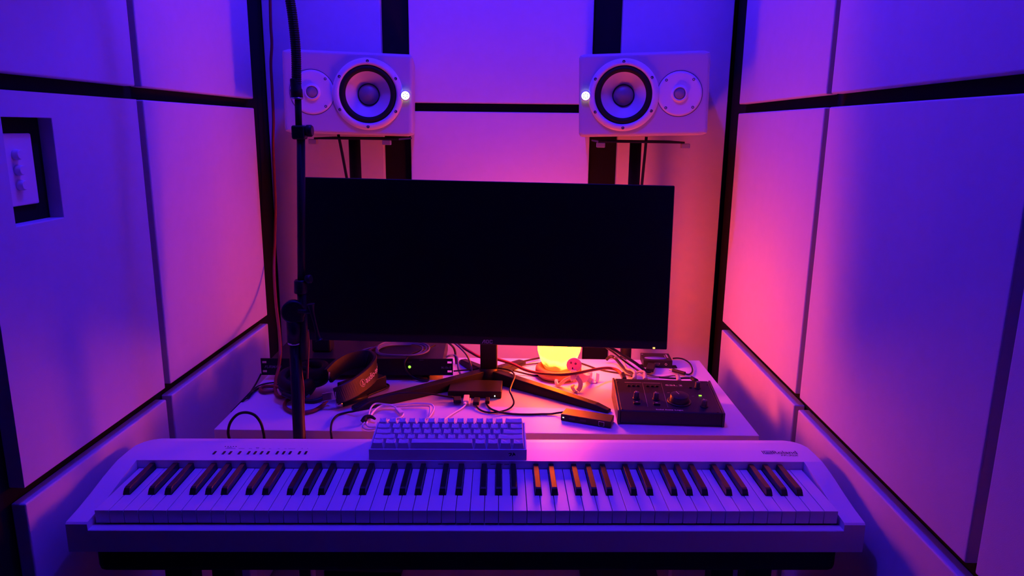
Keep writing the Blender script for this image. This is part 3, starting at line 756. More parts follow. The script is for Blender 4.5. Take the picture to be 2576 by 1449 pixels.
mb = MB(); o_ = rect[0] + dxv * .004 - dn * .0025 + V((0, 0, .0157))
bar_ = o_ + dxv * .0165; mb.box(o_ + dxv * .0085 - dn * .0, (.017, .0035, .0002), rot=DR); mb.build('label_mark', DINK, dk)

# ------------------------------------------------------------------ audio interface
yF = pz(1556, 1068, 0).y
f0 = pz(1554, 1067.5, 0); f1 = pz(1819.5, 1076, 0); sxv = (f1 - f0).normalized(); sn = V((sxv.y, -sxv.x, 0))
t0 = at_plane(1555.4, 1032.3, f0 + sn * .0, sn); hF = t0.z - DZ
W_ = .229; D_ = .157
ssl = thing('audio_interface', 'black two-channel audio interface with a big round knob on the right of the desk', 'audio interface', (f0.x, f0.y, DZ), math.atan2(sxv.y, sxv.x))
# rear height from the far edge seen in the photo
rearp = at_plane(1543.8, 951, f0 - sn * D_, sn); hR = rearp.z - DZ
sl = math.atan2(hR - hF, D_)
def sp_(a, b_, h=0.0): return V((a, b_ * D_ , hF + (hR - hF) * b_)) + V((0, -math.sin(sl), math.cos(sl))) * h
MB().loft([[V((x, 0, .003)), V((x, D_, .003)), V((x, D_, hR)), V((x, 0, hF))] for x in (.004, W_ - .004)]).build('body', SSLB, ssl, bevel=.0035, seg=3)
MB().loft([[V((x, 0.004, .0005)), V((x, D_, .0005)), V((x, D_, .010)), V((x, .004, .006))] for x in (-.001, W_ + .001)]).build('base_shell', KNOBG, ssl, bevel=.002)
for x0_, x1_ in ((-.0012, .0042), (W_ - .0042, W_ + .0012)):
    MB().loft([[V((x, -.0015, .001)), V((x, D_ + .001, .001)), V((x, D_ + .001, hR + .001)), V((x, -.0015, hF + .001))] for x in (x0_, x1_)]).build('end_cheek', KNOBG, ssl, bevel=.002)
pn = V((0, -math.sin(sl), math.cos(sl))); SRot = M.Rotation(math.atan2(sxv.y, sxv.x), 3, 'Z')
pw_p = V(ssl.location) + SRot @ sp_(0, 0); pw_n = SRot @ pn
def sq(X, Y, h=0.0):      # pixel of the close-up crop (scale 5.175 from 1480, 840) -> local point on the sloping panel
    q = at_plane(1480 + X / 5.175, 840 + Y / 5.175, pw_p + pw_n * h, pw_n)
    return SRot.inverted() @ (q - V(ssl.location))
pey = V((0, math.cos(sl), math.sin(sl)))
def knob(c, r, h, m=KNOBG, name='knob', taper=.88, ind=True):
    k = MB().lathe([(r, .0006), (r, h * .15), (r * taper, h - .0008), (r * (taper - .06), h), (0, h)], c, pn, 36).build(name, m, ssl)
    MB().lathe([(r * 1.22, .0001), (r * 1.22, .0018), (r, .0022)], c, pn, 32).build('knob_collar', BLK, ssl)
    if ind:
        mb = MB(); a = V((-.35, .9, 0)).normalized(); d = V((a.x, 0, 0)) + pey * a.y; p = d.cross(pn)
        mb.loft([[c + pn * (h + .0001) + d * r * .15 - p * .0004, c + pn * (h + .0001) + d * r * .15 + p * .0004, c + pn * (h + .0004) + d * r * .15 + p * .0004, c + pn * (h + .0004) + d * r * .15 - p * .0004],
                 [c + pn * (h + .0001) + d * r * .75 - p * .0004, c + pn * (h + .0001) + d * r * .75 + p * .0004, c + pn * (h + .0004) + d * r * .75 + p * .0004, c + pn * (h + .0004) + d * r * .75 - p * .0004]])
        mb.build('pointer', WINK, k)
knob(sq(624, 842), .0066, .0165); knob(sq(880, 852), .0066, .0165); knob(sq(1420, 702), .0064, .0150); knob(sq(1506, 945), .0068, .0160)
knob(sq(1182, 880), .0215, .0170, SSLB, 'monitor_knob', .93)
for X, Y in ((525, 676), (585, 676), (645, 678), (770, 680), (832, 682), (892, 684), (1328, 702)):
    MB().box(sq(X, Y) + pn * .0012, (.0062, .0050, .0026), rot=M.Rotation(sl, 3, 'X')).build('button', BLK, ssl, bevel=.0005)
for X, Y in ((632, 905), (890, 917)):
    b = MB().box(sq(X, Y) + pn * .0016, (.0150, .0082, .0034), rot=M.Rotation(sl, 3, 'X')).build('button', BLK, ssl, bevel=.0007)
    tm = MB(); add_text(tm, '4K', sq(X, Y) + pn * .0034 - V((.003, 0, 0)) + pey * .0004, (1, 0, 0), pey, .006, .0026); tm.build('button_lettering', WINK, b)
MB().box(sq(1456, 806) + pn * .0006, (.0062, .0032, .0016), rot=M.Rotation(sl, 3, 'X')).build('level_light', LEDG, ssl)
tm = MB()
a = sq(1005, 675); b_ = sq(1160, 675); add_text(tm, 'SSL', a, (1, 0, 0), pey, b_.x - a.x, .0062)
a = sq(1180, 679); b_ = sq(1225, 679); add_text(tm, '2', a, (1, 0, 0), pey, b_.x - a.x, .0062)
a = sq(882, 993); b_ = sq(1238, 1002); add_text(tm, 'Solid State Logic', a, (1, 0, 0), pey, b_.x - a.x, .0052)
a = sq(1010, 692); b_ = sq(1225, 692)
tm.build('brand_lettering', WINK, ssl)
def stripe(name, X0, Y0, X1, Y1, w, m=GINK):
    a, b_ = sq(X0, Y0), sq(X1, Y1); d = (b_ - a).normalized(); p = d.cross(pn) * w / 2
    MB().loft([[a - p, a + p, a + p + pn * .0003, a - p + pn * .0003], [b_ - p, b_ + p, b_ + p + pn * .0003, b_ - p + pn * .0003]]).build(name, m, ssl)
stripe('channel_bar', 473, 630, 690, 636, .0018); stripe('channel_bar', 716, 637, 932, 643, .0018)
stripe('divider_line', 702, 630, 775, 948, .0005); stripe('divider_line', 946, 636, 1037, 955, .0005); stripe('scale_mark', 1028, 768, 1062, 769, .0016)
stripe('small_caption', 1012, 689, 1225, 692, .0012, DINK); stripe('small_caption', 1345, 810, 1378, 812, .0008)
for i in range(6):
    stripe('meter_mark', 544, 715 + i * 10, 556, 715 + i * 10, .0007, DINK); stripe('meter_mark', 798, 725 + i * 10, 810, 725 + i * 10, .0007, DINK)
for X, Y in ((383, 622), (443, 978), (1550, 662), (1687, 1020)):
    MB().lathe([(.0024, 0), (.0022, .0008), (.0010, .0008), (.0008, .0003), (0, .0003)], sq(X, Y), pn, 12).build('screw', BLK, ssl)

# ------------------------------------------------------------------ video splitter box
c0 = pz(1655, 926, 0); spx = thing('video_splitter', 'small black video splitter box with mounting ears at the right rear of the desk', 'splitter', (c0.x, c0.y + .033, DZ), math.radians(-1.5))
a = pz(1618, 908.6, .021); b_ = pz(1691.6, 910.5, .021); sw_ = (b_ - a).length
MB().box((0, .0, .0112), (sw_, .066, .0205)).build('housing', BLK, spx, bevel=.001)
for s_ in (-1, 1):
    mb = MB(); x = s_ * (sw_ / 2 + .0065)
    mb.box((x, -.018, .0022), (.013, .008, .0024)); mb.box((x, -.030, .0022), (.013, .008, .0024)); mb.box((x + s_ * .005, -.024, .0022), (.003, .02, .0024)); mb.box((x - s_ * .005, -.024, .0022), (.003, .02, .0024))
    mb.build('mounting_ear', BLK, spx)
mb = MB(); mb.lathe([(1, 0), (1, .0004), (0, .0004)], seg=40)
for v in mb.b.verts: v.co = V((v.co.x * .030 - .004, v.co.y * .011 - .012, v.co.z + .0215))
mb.build('oval_label', LBLUE, spx)
tm = MB(); tm.box((.030, .008, .0216), (.004, .030, .0003)); tm.box((.024, .004, .0216), (.0015, .026, .0003)); tm.box((-.036, .02, .0216), (.005, .004, .0003)); tm.build('label_print', GINK, spx)
mb = MB()
for dz, w in ((.0024, .0150), (-.0024, .011)): mb.box((-.002, -.0333, .0115 + dz), (w, .0006, .0006))
for s_ in (-1, 1): mb.box((-.002 + s_ * .0065, -.0333, .0115), (.0006, .0006, .004))
mb.build('socket_rim', GREYP, spx)
MB().lathe([(.0032, 0), (.0032, .0008), (.0020, .0010), (.0018, .0002)], (.022, -.0330, .0112), (0, -1, 0), 16, cap=False).build('power_socket', GREYP, spx)

# ------------------------------------------------------------------ little flat bendy figure
hd = pz(1444, 918, .060)
fig = thing('bendable_figure', 'little pale flat figure crawling on the desk in front of the salt lamp', 'figurine', (hd.x, hd.y, DZ))
FO = -V(fig.location)
HN = V((-.12, -1, .10)).normalized()
def fp(u, v, h): return pz(u, v, h)
hc = hd
body = MB()
body.lathe([(.0172, -.003), (.0186, -.0022), (.0189, 0), (.0186, .0022), (.0172, .003)], hc, HN, 40)
body.build('head', SKINF, fig, off=FO)
for du, dv in ((1436.5, 912.5), (1448, 915)):
    q = at_plane(du, dv, hc + HN * .0032, HN)
    e = MB().lathe([(.0026, 0), (.0026, .0005), (0, .0006)], q, HN, 16).build('eye', INK, fig, off=FO)
    MB().lathe([(.0012, .0006), (0, .0010)], q, HN, 12).build('pupil', SKINF, e, off=FO)
q = at_plane(1440.3, 927, hc + HN * .0032, HN)
mb = MB().lathe([(1, 0), (1, .0005), (0, .0006)], seg=16); 
for v in mb.b.verts: v.co = q + V((v.co.x * .0016, 0, v.co.y * .0035)) + HN * v.co.z
mb.build('mouth', INK, fig, off=FO)
tb = MB()
wid = lambda a, b_: (lambda t: a + (b_ - a) * t)
nk = fp(1443, 935, .047)
tb.ribbon([hc - V((0, -.001, .012)), nk, fp(1444, 948, .036), fp(1447, 953, .032)], lambda t: .010 + .016 * t, .0045, up=(1, .1, 0))
tb.ribbon([fp(1447, 950, .034), fp(1457, 952, .032) + V((0, .012, 0)), fp(1470, 953, .022), fp(1480, 950, .016)], lambda t: .026 - .008 * t, .0045, up=(.5, .3, .8))
tb.ribbon([fp(1437, 948, .034), fp(1424, 954, .026), fp(1413, 963, .014), fp(1408, 968, .006)], lambda t: .011, .0045, up=lambda t: (1, .2, .3))
tb.ribbon([fp(1408, 969.5, .0035), fp(1402, 968, .006), fp(1399, 960, .012), fp(1401, 955, .016)], lambda t: .009, .0042, up=(.6, -.7, .2))
tb.ribbon([fp(1452, 950, .034), fp(1460, 962, .024), fp(1459, 975, .012), fp(1453, 983, .0045)], lambda t: .011, .0045, up=lambda t: (1, .2, .2))
tb.ribbon([fp(1452, 985, .0028), fp(1446, 984, .0040), fp(1440, 975, .010), fp(1442, 969, .013)], lambda t: .008, .0042, up=(.6, -.7, .2))
tb.ribbon([fp(1478, 951, .016), fp(1488, 958, .006), fp(1496, 961, .003), fp(1501, 957, .006), fp(1503, 940, .020)], lambda t: .012 - .002 * t, .0042, up=lambda t: (.85, .5, .1))
tb.ribbon([fp(1474, 948, .018), fp(1479, 952, .008), fp(1482, 950, .006), fp(1484, 938, .018), fp(1478, 930, .024)], lambda t: .013, .0042, up=lambda t: (.9, .4, .1))
tb.build('body', SKINF, fig, off=FO)

# ------------------------------------------------------------------ black box, headphones
P = [pz(u, v, .036) for u, v in ((884, 976), (972, 945), (935, 935), (848, 962))]
c = sum(P, V()) / 4; c.z = DZ
bx = [V((p.x - c.x, p.y - c.y, 0)) for p in P]
o = MB().loft([[p + c + V((0, 0, .0005)) for p in bx], [p + c + V((0, 0, .036)) for p in bx]]).build('black_box', BLK, bevel=.0015)
tag(o, 'small black box lying under the headband of the headphones', 'box')

hp = thing('headphones', 'black studio headphones lying on the left of the desk, lettered headband standing up', 'headphones', pz(790, 985, 0))
HO = -V(hp.location)
def cup(u, v, h, r, th, ax, nm='ear_cup'):
    c = pz(u, v, h); ax = V(ax).normalized()
    o = MB().lathe([(r * .55, -th), (r * .86, -th * .92), (r, -th * .55), (r * 1.02, -.010), (r * .95, 0)], c, ax, 48).build(nm, BLK, hp, off=HO)
    MB().lathe([(r * .55, .002), (r * .62, .016), (r * .78, .021), (r * .98, .016), (r * 1.06, .004), (r * 1.02, -.004), (r * .9, -.006)], c, ax, 48, cap=False).build('ear_pad', RUB, o, off=HO)
    MB().lathe([(r * .6, .003), (0, .0035)], c, ax, 32, cap=False).build('driver_cloth', RUB, o, off=HO)
    return c
c1 = cup(748, 958, .046, .043, .030, (.10, -.25, 1)); c2 = cup(786, 938, .056, .040, .026, (-.05, -.12, 1))
c3 = c1
bpts = [pz(826, 946, .058), pz(850, 924, .067), pz(885, 907, .072), pz(922, 903, .070), pz(941, 915, .064), pz(941, 932, .056), pz(922, 953, .049), pz(890, 976, .042), pz(862, 990, .038), pz(843, 996, .034)]
MB().ribbon(bpts, lambda t: .036 + .010 * math.sin(t * math.pi), .0095, up=lambda t: (-.18 + .1 * t, .35, 1)).build('headband', LEATH, hp, off=HO)
MB().ribbon([pz(846, 995, .036), pz(834, 996, .034), pz(812, 1000, .030)], .018, .004, up=(0, .3, 1)).build('slider', SILV, hp, off=HO)
MB().ribbon([pz(828, 945, .062), pz(816, 942, .058), pz(806, 940, .054)], .016, .004, up=(0, .3, 1)).build('slider', SILV, hp, off=HO)
MB().tube([pz(815, 1000, .028), pz(790, 1010, .024), pz(750, 1006, .026), pz(712, 990, .034)], .0055, 12).build('yoke', BLK, hp, off=HO)
MB().tube([pz(808, 940, .054), pz(812, 952, .048), pz(800, 960, .046), pz(780, 958, .050)], .0045, 12).build('yoke', BLK, hp, off=HO)
q = pz(774, 995, .018)
MB().lathe([(.0052, 0), (.0048, .002), (0, .002)], q, (.2, -1, .1), 16).build('pivot_cap', GREYP, hp, off=HO)
# lettering that follows the front run of the band
sp2 = spline(bpts, 14)
bmid = pz(890, 940, .060)
def band_at(s0):      # arc length measured back from the lower front end
    P_ = list(reversed(sp2)); acc = 0
    for i in range(1, len(P_)):
        l = (P_[i] - P_[i - 1]).length
        if acc + l >= s0: t = (s0 - acc) / l; return P_[i - 1].lerp(P_[i], t), (P_[i] - P_[i - 1]).normalized()
        acc += l
    return P_[-1], (P_[-1] - P_[-2]).normalized()
def band_text(mb, body_, s0, w, h, up0):
    vs, fs, d = text_mesh(body_); nv = []
    for v in vs:
        p, tdir = band_at(s0 + v.x / d.x * w)
        W = V((-.1, .35, 1)); W = (W - tdir * W.dot(tdir)).normalized(); n = tdir.cross(W)
        if n.dot(p - bmid) < 0: n = -n
        nv.append(mb.b.verts.new(p + W * (up0 + v.y / d.y * h) + n * .0056))
    for f in fs:
        try: mb.b.faces.new([nv[i] for i in f])
        except ValueError: pass
tm = MB(); band_text(tm, 'audio-technica', .088, .104, .0150, -.0065); tm.build('brand_lettering', WINK, hp, off=HO)
tm = MB()
def bp(s0, u_):
    p, tdir = band_at(s0); W = V((-.1, .35, 1)); W = (W - tdir * W.dot(tdir)).normalized(); n = tdir.cross(W)
    if n.dot(p - bmid) < 0: n = -n
    return p + W * u_ + n * .0057
cs_, rr_ = .0765, .0085
def seg2(a, b_, w=.0007):
    A, B = V((a[0], a[1])), V((b_[0], b_[1])); d = (B - A).normalized(); p = V((-d.y, d.x)) * w / 2
    flat(tm, [bp(cs_ + x, y) for x, y in (A - p, B - p, B + p, A + p)])
for k in range(28):
    a0, a1 = 2 * math.pi * k / 28, 2 * math.pi * (k + 1) / 28
    seg2((rr_ * math.cos(a0), rr_ * math.sin(a0)), (rr_ * math.cos(a1), rr_ * math.sin(a1)))
for a, b_ in (((-.004, -.005), (0, .0065)), ((0, .0065), (.004, -.005)), ((.004, -.005), (-.004, -.005)), ((0, .0065), (0, -.003)), ((0, -.003), (.004, -.005))): seg2(a, b_)
tm.build('emblem', WINK, hp, off=HO)

# ------------------------------------------------------------------ cables
def c5(pts): return [(1100 + x / 4.83, 820 + y / 4.83, h) for x, y, h in pts]
def c7(pts): return [(860 + x / 4.954, 980 + y / 4.954, h) for x, y, h in pts]
def plug(parent, name, m, u0, v0, u1, v1, h, w, t):
    a, b_ = pz(u0, v0, h), pz(u1, v1, h); d = (b_ - a); R_ = M.Rotation(math.atan2(d.y, d.x) + math.pi / 2, 3, 'Z')
    return MB().box((a + b_) / 2 - (V(parent.location) if parent else V()), (w, d.length, t), rot=R_).build(name, m, parent, bevel=min(w, t) * .2)
def cable_thing(name, label, cat, m, pts, r, plugs=(), group=None, seg=8):
    P = [p if isinstance(p, V) else pz(*p) for p in pts]
    lo = min(P, key=lambda q: q.z)
    t = thing(name, label, cat, (lo.x, lo.y, lo.z - (r if not callable(r) else r(.5))), 0, group)
    MB().tube(P, r, seg).build('cord', m, t, off=-V(t.location))
    for pl_ in plugs: plug(t, *pl_)
    return t
# cable 1: the long red cable hanging in the left corner, and its loops on the desk
RY = lambda v: 2.13 - .47 * max(0, min(1, (v - 250) / 650)) ** 4
red = [at_y(u, v, RY(v)) for u, v in ((676, -120), (679, -30), (681, 60), (684, 110), (681.5, 160), (684.5, 220), (688, 300), (687, 360), (690, 440), (693, 520), (691.5, 600), (689.5, 680), (694, 760), (702, 830), (705, 880))]
red += [pz(701, 925, .040), pz(694, 955, .022), pz(693, 985, .006), pz(703, 998, .006), pz(722, 996, .006)]
tag(MB().tube(red, .0042, 10).build('red_cable', REDC), 'thick red cable hanging down the left corner onto the desk', 'cable')
tag(MB().tube([pz(*q) for q in ((742, 990, .02), (715, 978, .016), (690, 972, .012), (665, 972, .008), (655, 979, .006), (664, 986, .006), (690, 983, .006))], .0042, 10).build('red_cable', REDC), 'short red cable loop on the desk left of the headphones', 'cable')
tag(MB().tube([pz(*q) for q in ((741, 1000, .010), (722, 1008, .006), (716, 1022, .006), (730, 1034, .006), (752, 1038.5, .006), (785, 1034, .006), (808, 1022, .006), (822, 1008, .012), (828, 1000, .022))], .0042, 10).build('red_cable', REDC), 'red cable curling across the desk under the headphones in front', 'cable')
tag(MB().tube([pz(*q) for q in ((965, 864, .064), (945, 874, .062), (925, 886, .062), (905, 897, .066), (880, 905, .070))], .0042, 10).build('red_cable', REDC), 'red cable over the rack unit, running behind the headband', 'cable')
# cable to the interface, passing in front of the lamp
cable_thing('red_audio_cable', 'red cable from behind the monitor past the lamp to the audio interface', 'cable', REDC,
            [(1150, 864, .07), (1165, 874, .066), (1185, 886, .058), (1206, 897, .05), (1235, 901, .042), (1256, 905, .040), (1290, 916, .034), (1320, 930, .030), (1350, 938, .034), (1390, 942, .050), (1425, 942, .060), (1460, 937, .061), (1500, 929, .048), (1530, 926, .038), (1552, 931, .034), (1565, 942, .030)], .0040,
            (('jack_sleeve', BLK, 1565, 940, 1571, 955, .028, .011, .011),))
# black loop at the desk's front left, standing up between desk and piano
YL = 1.383
tag(MB().tube([at_y(u, v, YL) for u, v in ((600, 1180), (586, 1130), (577, 1104), (574, 1085), (580, 1062), (597, 1043), (618, 1037.5), (640, 1044), (655, 1062), (662, 1085), (665, 1108), (668, 1180))], .0029, 10).build('cable_loop', CABLE), 'black cable looping up in front of the left end of the desk', 'cable')
BG = 'thin black cables at the left edge of the desk'
for k, (lb, pts) in enumerate((
    ('thin black cable hanging from the left end of the rack unit over the desk edge', [(657, 940, .020), (652, 950, .012), (644, 965, .006), (634, 981, .004), (629, 990, .004), (627, 1000, .002), (612, 1008, .003), pz(606, 1014, 0) + V((-.035, 0, -.04))]),
    ('black cable arching furthest back beside the desk edge, left of the headphones', [(712, 962, .010), (690, 962.5, .008), (668, 965, .006), (650, 971, .004), (636, 981, .004), (624, 993, .004), pz(611, 1008, 0) + V((-.030, 0, -.03))]),
    ('thicker black cable bending over the left desk edge from under the headphones', [(715, 969, .008), (690, 969, .006), (668, 972, .005), (650, 977, .005), (638, 985, .004), (627, 996, .004), pz(614, 1006, 0) + V((-.026, 0, -.04))]))):
    cable('black_cable', lb, 'cable', CABLE, pts, (.0022, .0020, .0030)[k], BG)
# usb lead of the hub to the left and over the front of the desk
cable_thing('usb_lead', 'black lead from the left of the hub over the monitor foot to the desk front', 'cable', CABLE,
            [pz(1140, 999, .009), (1120, 997, .012), (1090, 992, .020), (1060, 989.5, .026), (1030, 988.5, .030), (1000, 990, .032), (970, 996, .030), (940, 1006, .027), (915, 1020, .022), (895, 1033, .014), (872, 1038, .004), (852, 1043, .003), (840, 1053, .003), pz(834, 1066, .003), at_y(832.5, 1082, 1.398), at_y(834, 1100, 1.390), at_y(838, 1130, 1.388)], .0023,
            (('usb_plug', BLK, 1150, 1000, 1150.5, 1011, .0085, .018, .008),))
# lead from the rack unit around the stand to the hub
pts = c5([(200, 548, .024), (400, 530, .022), (600, 508, .030), (740, 512, .034), (850, 530, .032), (915, 560, .032), (940, 615, .034), (905, 710, .040), (882, 790, .042), (905, 850, .034), (930, 920, .018), (915, 970, .008), (860, 1012, .004), (760, 1042, .003), (660, 1052, .003), (570, 1040, .003), (500, 1005, .004), (470, 955, .006), (470, 900, .008)])
cable_thing('usb_lead', 'black lead looping in front of the hub from its second socket', 'cable', CABLE, pts, .0021, (('usb_plug', BLK, 1200, 1003, 1197, 1016, .008, .014, .009),))
pts = c5([(615, 890, .008), (605, 950, .005), (640, 1000, .003), (720, 1036, .007), (820, 1058, .003), (950, 1070, .0025), (1120, 1074, .0025), (1260, 1070, .0025), (1380, 1068, .003), (1450, 1058, .005), (1530, 1048, .009)])
cable_thing('dock_lead', 'black lead running from the hub across the desk to the slim dock', 'cable', CABLE, pts, .0024, (('usb_plug', BLK, 1227, 1002, 1226, 1013, .008, .010, .008),))
pts = c5([(350, 930, .008), (335, 965, .006), (290, 1005, .004), (220, 1045, .004), (150, 1090, .006), (95, 1130, .012), (60, 1165, .012)])
cable_thing('white_usb_lead', 'white lead with its pale plug in the front of the hub', 'cable', WCAB, pts, .0018,
            (('usb_plug', WCAB, 1174, 996, 1171.5, 1012, .0085, .0135, .0075), ('strain_relief', WCAB, 1171, 1011, 1169, 1018, .0075, .0055, .0055), ('plug_cap', WCAB, 1183, 1003, 1181, 1018, .006, .002, .004)))
# bundle of white cable with a black tie
wb = thing('white_cable_bundle', 'coiled white cable held by a black tie beside the computer keyboard', 'cable', pz(925, 1062, 0))
WO = -V(wb.location)
for pts in (c7([(330, 372, .008), (335, 310, .010), (352, 245, .012), (392, 190, .013), (455, 174, .013), (600, 190, .012), (760, 184, .012), (900, 172, .012), (1040, 174, .012), (1115, 186, .012), (1146, 225, .011), (1130, 280, .008), (1085, 345, .005), (1030, 372, .003)]),
            c7([(345, 375, .006), (362, 310, .009), (425, 240, .011), (500, 200, .012), (580, 190, .013), (650, 212, .010), (700, 250, .006)]),
            c7([(350, 360, .005), (400, 270, .007), (500, 215, .007), (700, 212, .006), (900, 205, .005), (1060, 207, .005), (1100, 225, .005), (1090, 300, .004), (1050, 360, .003)]),
            c7([(750, 285, .005), (765, 305, .004), (745, 338, .003), (690, 356, .003), (630, 362, .003), (560, 390, .006)]),
            c7([(285, 410, .010), (258, 440, .008), (268, 475, .006), (310, 495, .005), (370, 496, .008), (430, 486, .012)]),
            c7([(315, 405, .010), (305, 430, .010), (330, 460, .008), (380, 468, .008), (430, 465, .012)])):
    MB().tube([pz(*q) for q in pts], .0020, 8).build('cord', WCAB, wb, off=WO)
plug(wb, 'connector', WCAB, 860 + 690 / 4.954, 980 + 243 / 4.954, 860 + 745 / 4.954, 980 + 300 / 4.954, .006, .0105, .0065)
MB().tube([pz(915, 1060, .007), pz(920, 1051, .012), pz(932, 1048, .013), pz(944, 1054, .010)], lambda t: .0075 - .005 * t, 10).build('cable_tie', RUB, wb, off=WO)
# braided coil on top of the rack unit
cc = pz(1006, 882, .062); coil = []
for k in range(3 * 24 + 10):
    a = 2 * math.pi * k / 24 + 1.2; r = .058 + .004 * (k // 24) + .003 * math.sin(a * 2 + k // 24)
    coil.append(cc + V((r * math.cos(a) + .004 * (k // 24), r * .95 * math.sin(a), .0022 * (k / 24) + .0015 * math.sin(a * 3))))
MB_ = MB().tube(coil, .0021, 8, sub=2)
tag(MB_.build('braided_cable_coil', BRAID), 'coil of braided cable lying on top of the rack unit', 'cable')
tag(MB().tube([pz(*q) for q in ((950, 873, .064), (930, 876, .064), (910, 882, .064), (896, 890, .064), (888, 899, .060))], .0021, 8).build('braided_cable', BRAID), 'braided cable end curving from the coil to the headband', 'cable')
# black power lead that drops over the front of the rack unit
cable('black_cable', 'black lead curling down over the front of the rack unit beside its green light', 'cable', CABLE,
      [(1095, 868, .064), (1070, 878, .062), (1040, 888, .062), (1024, 900, .060), (1017, 915, .050), (1022, 932, .030), (1035, 946, .012), (1055, 956, .005), (1073, 957.5, .004), (1078.5, 951, .004), (1068, 944, .006), (1055, 940, .010)], .0026)
cable('black_cable', 'black lead from behind the monitor down the right end of the rack unit', 'cable', CABLE, [(1128, 862, .075), (1140, 873, .055), (1145, 885, .040), (1146, 898, .030), (1148, 915, .010)], .0030)
cable('braided_cable', 'dark braided lead curving from the monitor down into the rear of the hub', 'cable', BRAID, [(1142, 862, .090), (1158, 875, .080), (1172, 890, .066), (1180, 905, .050), (1185, 922, .034), (1187.5, 938, .022), (1188, 950, .014)], .0026)
cable('blue_cable', 'dull blue lead bending around the right end of the rack unit to the hub', 'cable', PURC, [(1122, 899, .030), (1131, 895, .034), (1142, 893.5, .034), (1150, 900, .030), (1152, 915, .020), (1154, 930, .014), (1159, 943, .010), (1162, 953, .010)], .0028)
tag(plug(None, 'cable_plug', BLK, 1185, 945, 1187, 956, .012, .014, .008), 'black plug of the braided lead at the rear of the hub', 'plug')
tag(plug(None, 'cable_plug', BLK, 1253, 944, 1249, 957, .010, .010, .008), 'black plug at the right rear corner of the hub', 'plug')
cable('black_cable', 'dark lead from the hub plug up to the left side of the salt lamp', 'cable', CABLE, [(1252, 947, .010), (1258, 936, .012), (1272, 927, .014), (1290, 918, .016), (1310, 911, .014), (1335, 905, .010), (1356, 901, .008)], .0028)
cable('black_cable', 'thin dark lead running to the left side of the lamp base', 'cable', CABLE, [(1262, 931, .016), (1290, 924, .010), (1320, 918, .006), (1352, 914, .004), (1372, 911, .003)], .0018)
cable('black_cable', 'dark lead lying on the desk in front of the lamp base', 'cable', CABLE, [(1290, 932, .014), (1310, 937, .008), (1330, 942, .004), (1350, 945, .003), (1372, 944, .003)], .0024)
cable('black_cable', 'dark lead crossing the desk from the right of the lamp to the interface', 'cable', CABLE, [(1460, 913, .004), (1480, 920, .003), (1500, 927, .003), (1530, 934, .003), (1562, 939, .004), (1590, 947, .008)], .0022)
# right rear tangle
cable('black_cable', 'thick black lead slanting from behind the monitor to the video splitter', 'cable', CABLE, [(1530, 872, .10), (1548, 882, .088), (1570, 896, .066), (1595, 911, .040), (1614, 925, .020), (1626, 934, .010), (1634, 936, .008), (1639, 930, .009)], .0040)
tag(plug(None, 'video_plug', BLK, 1640, 917, 1634, 932, .011, .021, .010), 'black video plug in the left socket of the splitter', 'plug')
cable('black_cable', 'black lead beside the thick one, ending behind the audio interface', 'cable', CABLE, [(1524, 874, .098), (1545, 888, .07), (1566, 905, .04), (1590, 922, .018), (1612, 936, .010), (1640, 946, .012), (1668, 950, .014), (1700, 952, .016), (1725, 951, .018), (1742, 952, .018), (1750, 958, .018)], .0026)
cable('braided_cable', 'braided lead curving from the pole foot along the rear of the interface', 'cable', BRAID, [(1545, 899, .030), (1560, 900, .028), (1576, 909, .020), (1592, 923, .012), (1610, 936, .010), (1635, 947, .012), (1665, 949, .014), (1690, 945, .020), (1703, 945, .022)], .0023)
cable('black_cable', 'thick dark lead arching near the back desk edge toward the interface', 'cable', CABLE, [(1526, 905, .010), (1532, 899, .018), (1540, 897, .022), (1550, 904, .016), (1562, 918, .010), (1575, 932, .010), (1590, 940, .016), (1598, 948, .020)], .0042)
cable('grey_cable', 'short grey-brown lead ending in the second jack of the interface', 'cable', GREYP, [(1566, 905, .020), (1572, 918, .016), (1578, 928, .016), (1590, 931, .022), (1597, 938, .024), (1599, 948, .024)], .0034)
cable('grey_cable', 'grey lead bending from the tangle into the third jack of the interface', 'cable', GREYP, [(1600, 938, .012), (1612, 934, .020), (1620, 935, .024), (1624, 942, .024), (1624, 950, .024)], .0030)
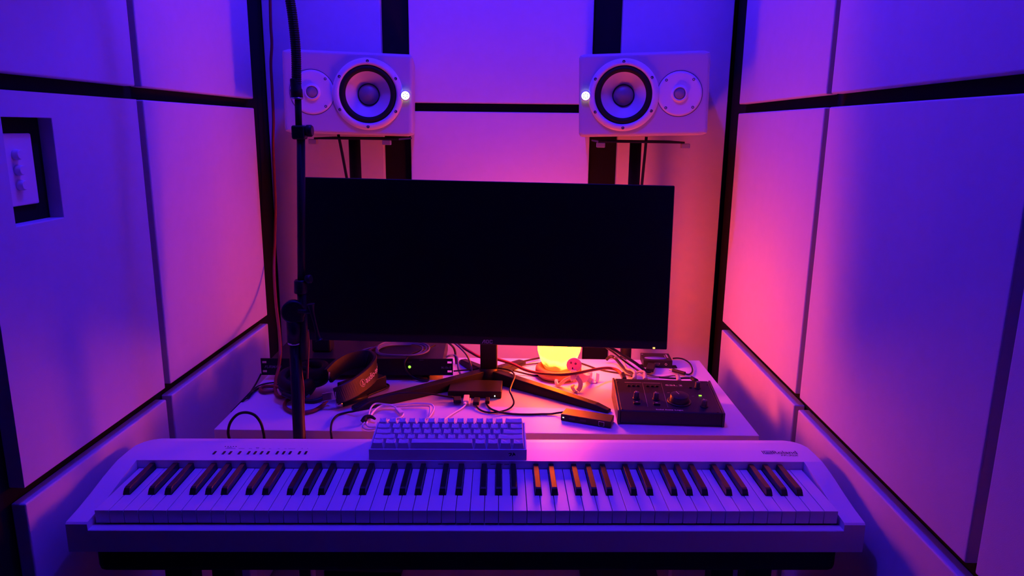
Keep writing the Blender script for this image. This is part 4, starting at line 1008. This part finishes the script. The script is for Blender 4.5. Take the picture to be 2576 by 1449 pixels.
for (a, b_, lb) in (((1597, 943), (1596, 955), 'grey jack plug at the left rear of the audio interface'), ((1622, 941), (1624, 956), 'grey jack plug beside the first at the rear of the interface'), ((1704, 944), (1709, 960), 'grey jack plug at the rear right of the audio interface'), ((1740, 951), (1752, 959), 'black jack plug at the far right rear of the interface')):
    p0_, p1_ = pz(*a, .026), pz(*b_, .026)
    tag(MB().cyl(p0_, p1_, .0050, .0058, 20).build('jack_plug', BLK if 'black' in lb else GREYP), lb, 'plug', 'jack plugs behind the audio interface')
cable_thing('power_lead', 'thin black lead curving back from its plug right of the video splitter', 'cable', CABLE, [(1722, 940, .006), (1733, 942, .005), (1741, 936, .004), (1741, 925, .004), (1734, 913, .005), (1720, 904, .008), (1706, 901, .011), (1693, 901.5, .012)], .0021,
            (('plug_barrel', BLK, 1691, 931, 1724, 940, .008, .0085, .0085), ('plug_tip', SILV, 1684, 930, 1692, 932, .008, .006, .006)))
# headphone cord with its thick adapter
t = cable_thing('headphone_cord', 'black headphone cord with a thick jack adapter in front of the headband', 'cable', CABLE, [(924, 996, .010), (935, 991, .010), (950, 985, .010), (965, 979, .009), (976, 974, .007), (977, 969, .006), (968, 965, .004), (950, 962, .004)], .0028)
MB().cyl(pz(862, 1016, .009), pz(922, 998, .009), .0072, .0066, 20).build('jack_adapter', BLK, t, off=-V(t.location))
MB().cyl(pz(846, 1019, .009), pz(862, 1016, .009), .0058, .0062, 20).build('jack_tip', SILV, t, off=-V(t.location))
# cables tied along the microphone stand
tag(MB().tube([at_y(u, v, SY + .012) for u, v in ((751, 838), (754, 880), (757, 930), (762, 970), (763, 1010), (764, 1060), (767, 1110))], .0028, 8).build('red_cable', REDC), 'thin red cable tied down the right side of the microphone stand', 'cable')
tag(MB().tube([at_y(u, v, SY + .006) for u, v in ((774, 830), (775.5, 870), (774, 910), (773, 952))], .0026, 8).build('red_cable', REDC), 'short red cable hanging right of the microphone stand joint', 'cable')
# leads on the speaker poles
tag(MB().tube([at_y(u, v, 1.99) for u, v in ((851, 338), (856, 362), (863, 398), (869, 430), (876, 470), (882, 520))], .0040, 8).build('black_cable', CABLE), 'black cable slanting from the left speaker down toward its pole', 'cable')
tag(MB().tube([at_y(u, v, 1.99) for u, v in ((1626, 344), (1623, 380), (1619, 420), (1615, 462), (1610, 520))], .0040, 8).build('black_cable', CABLE), 'black cable slanting from the right speaker down beside its pole', 'cable')
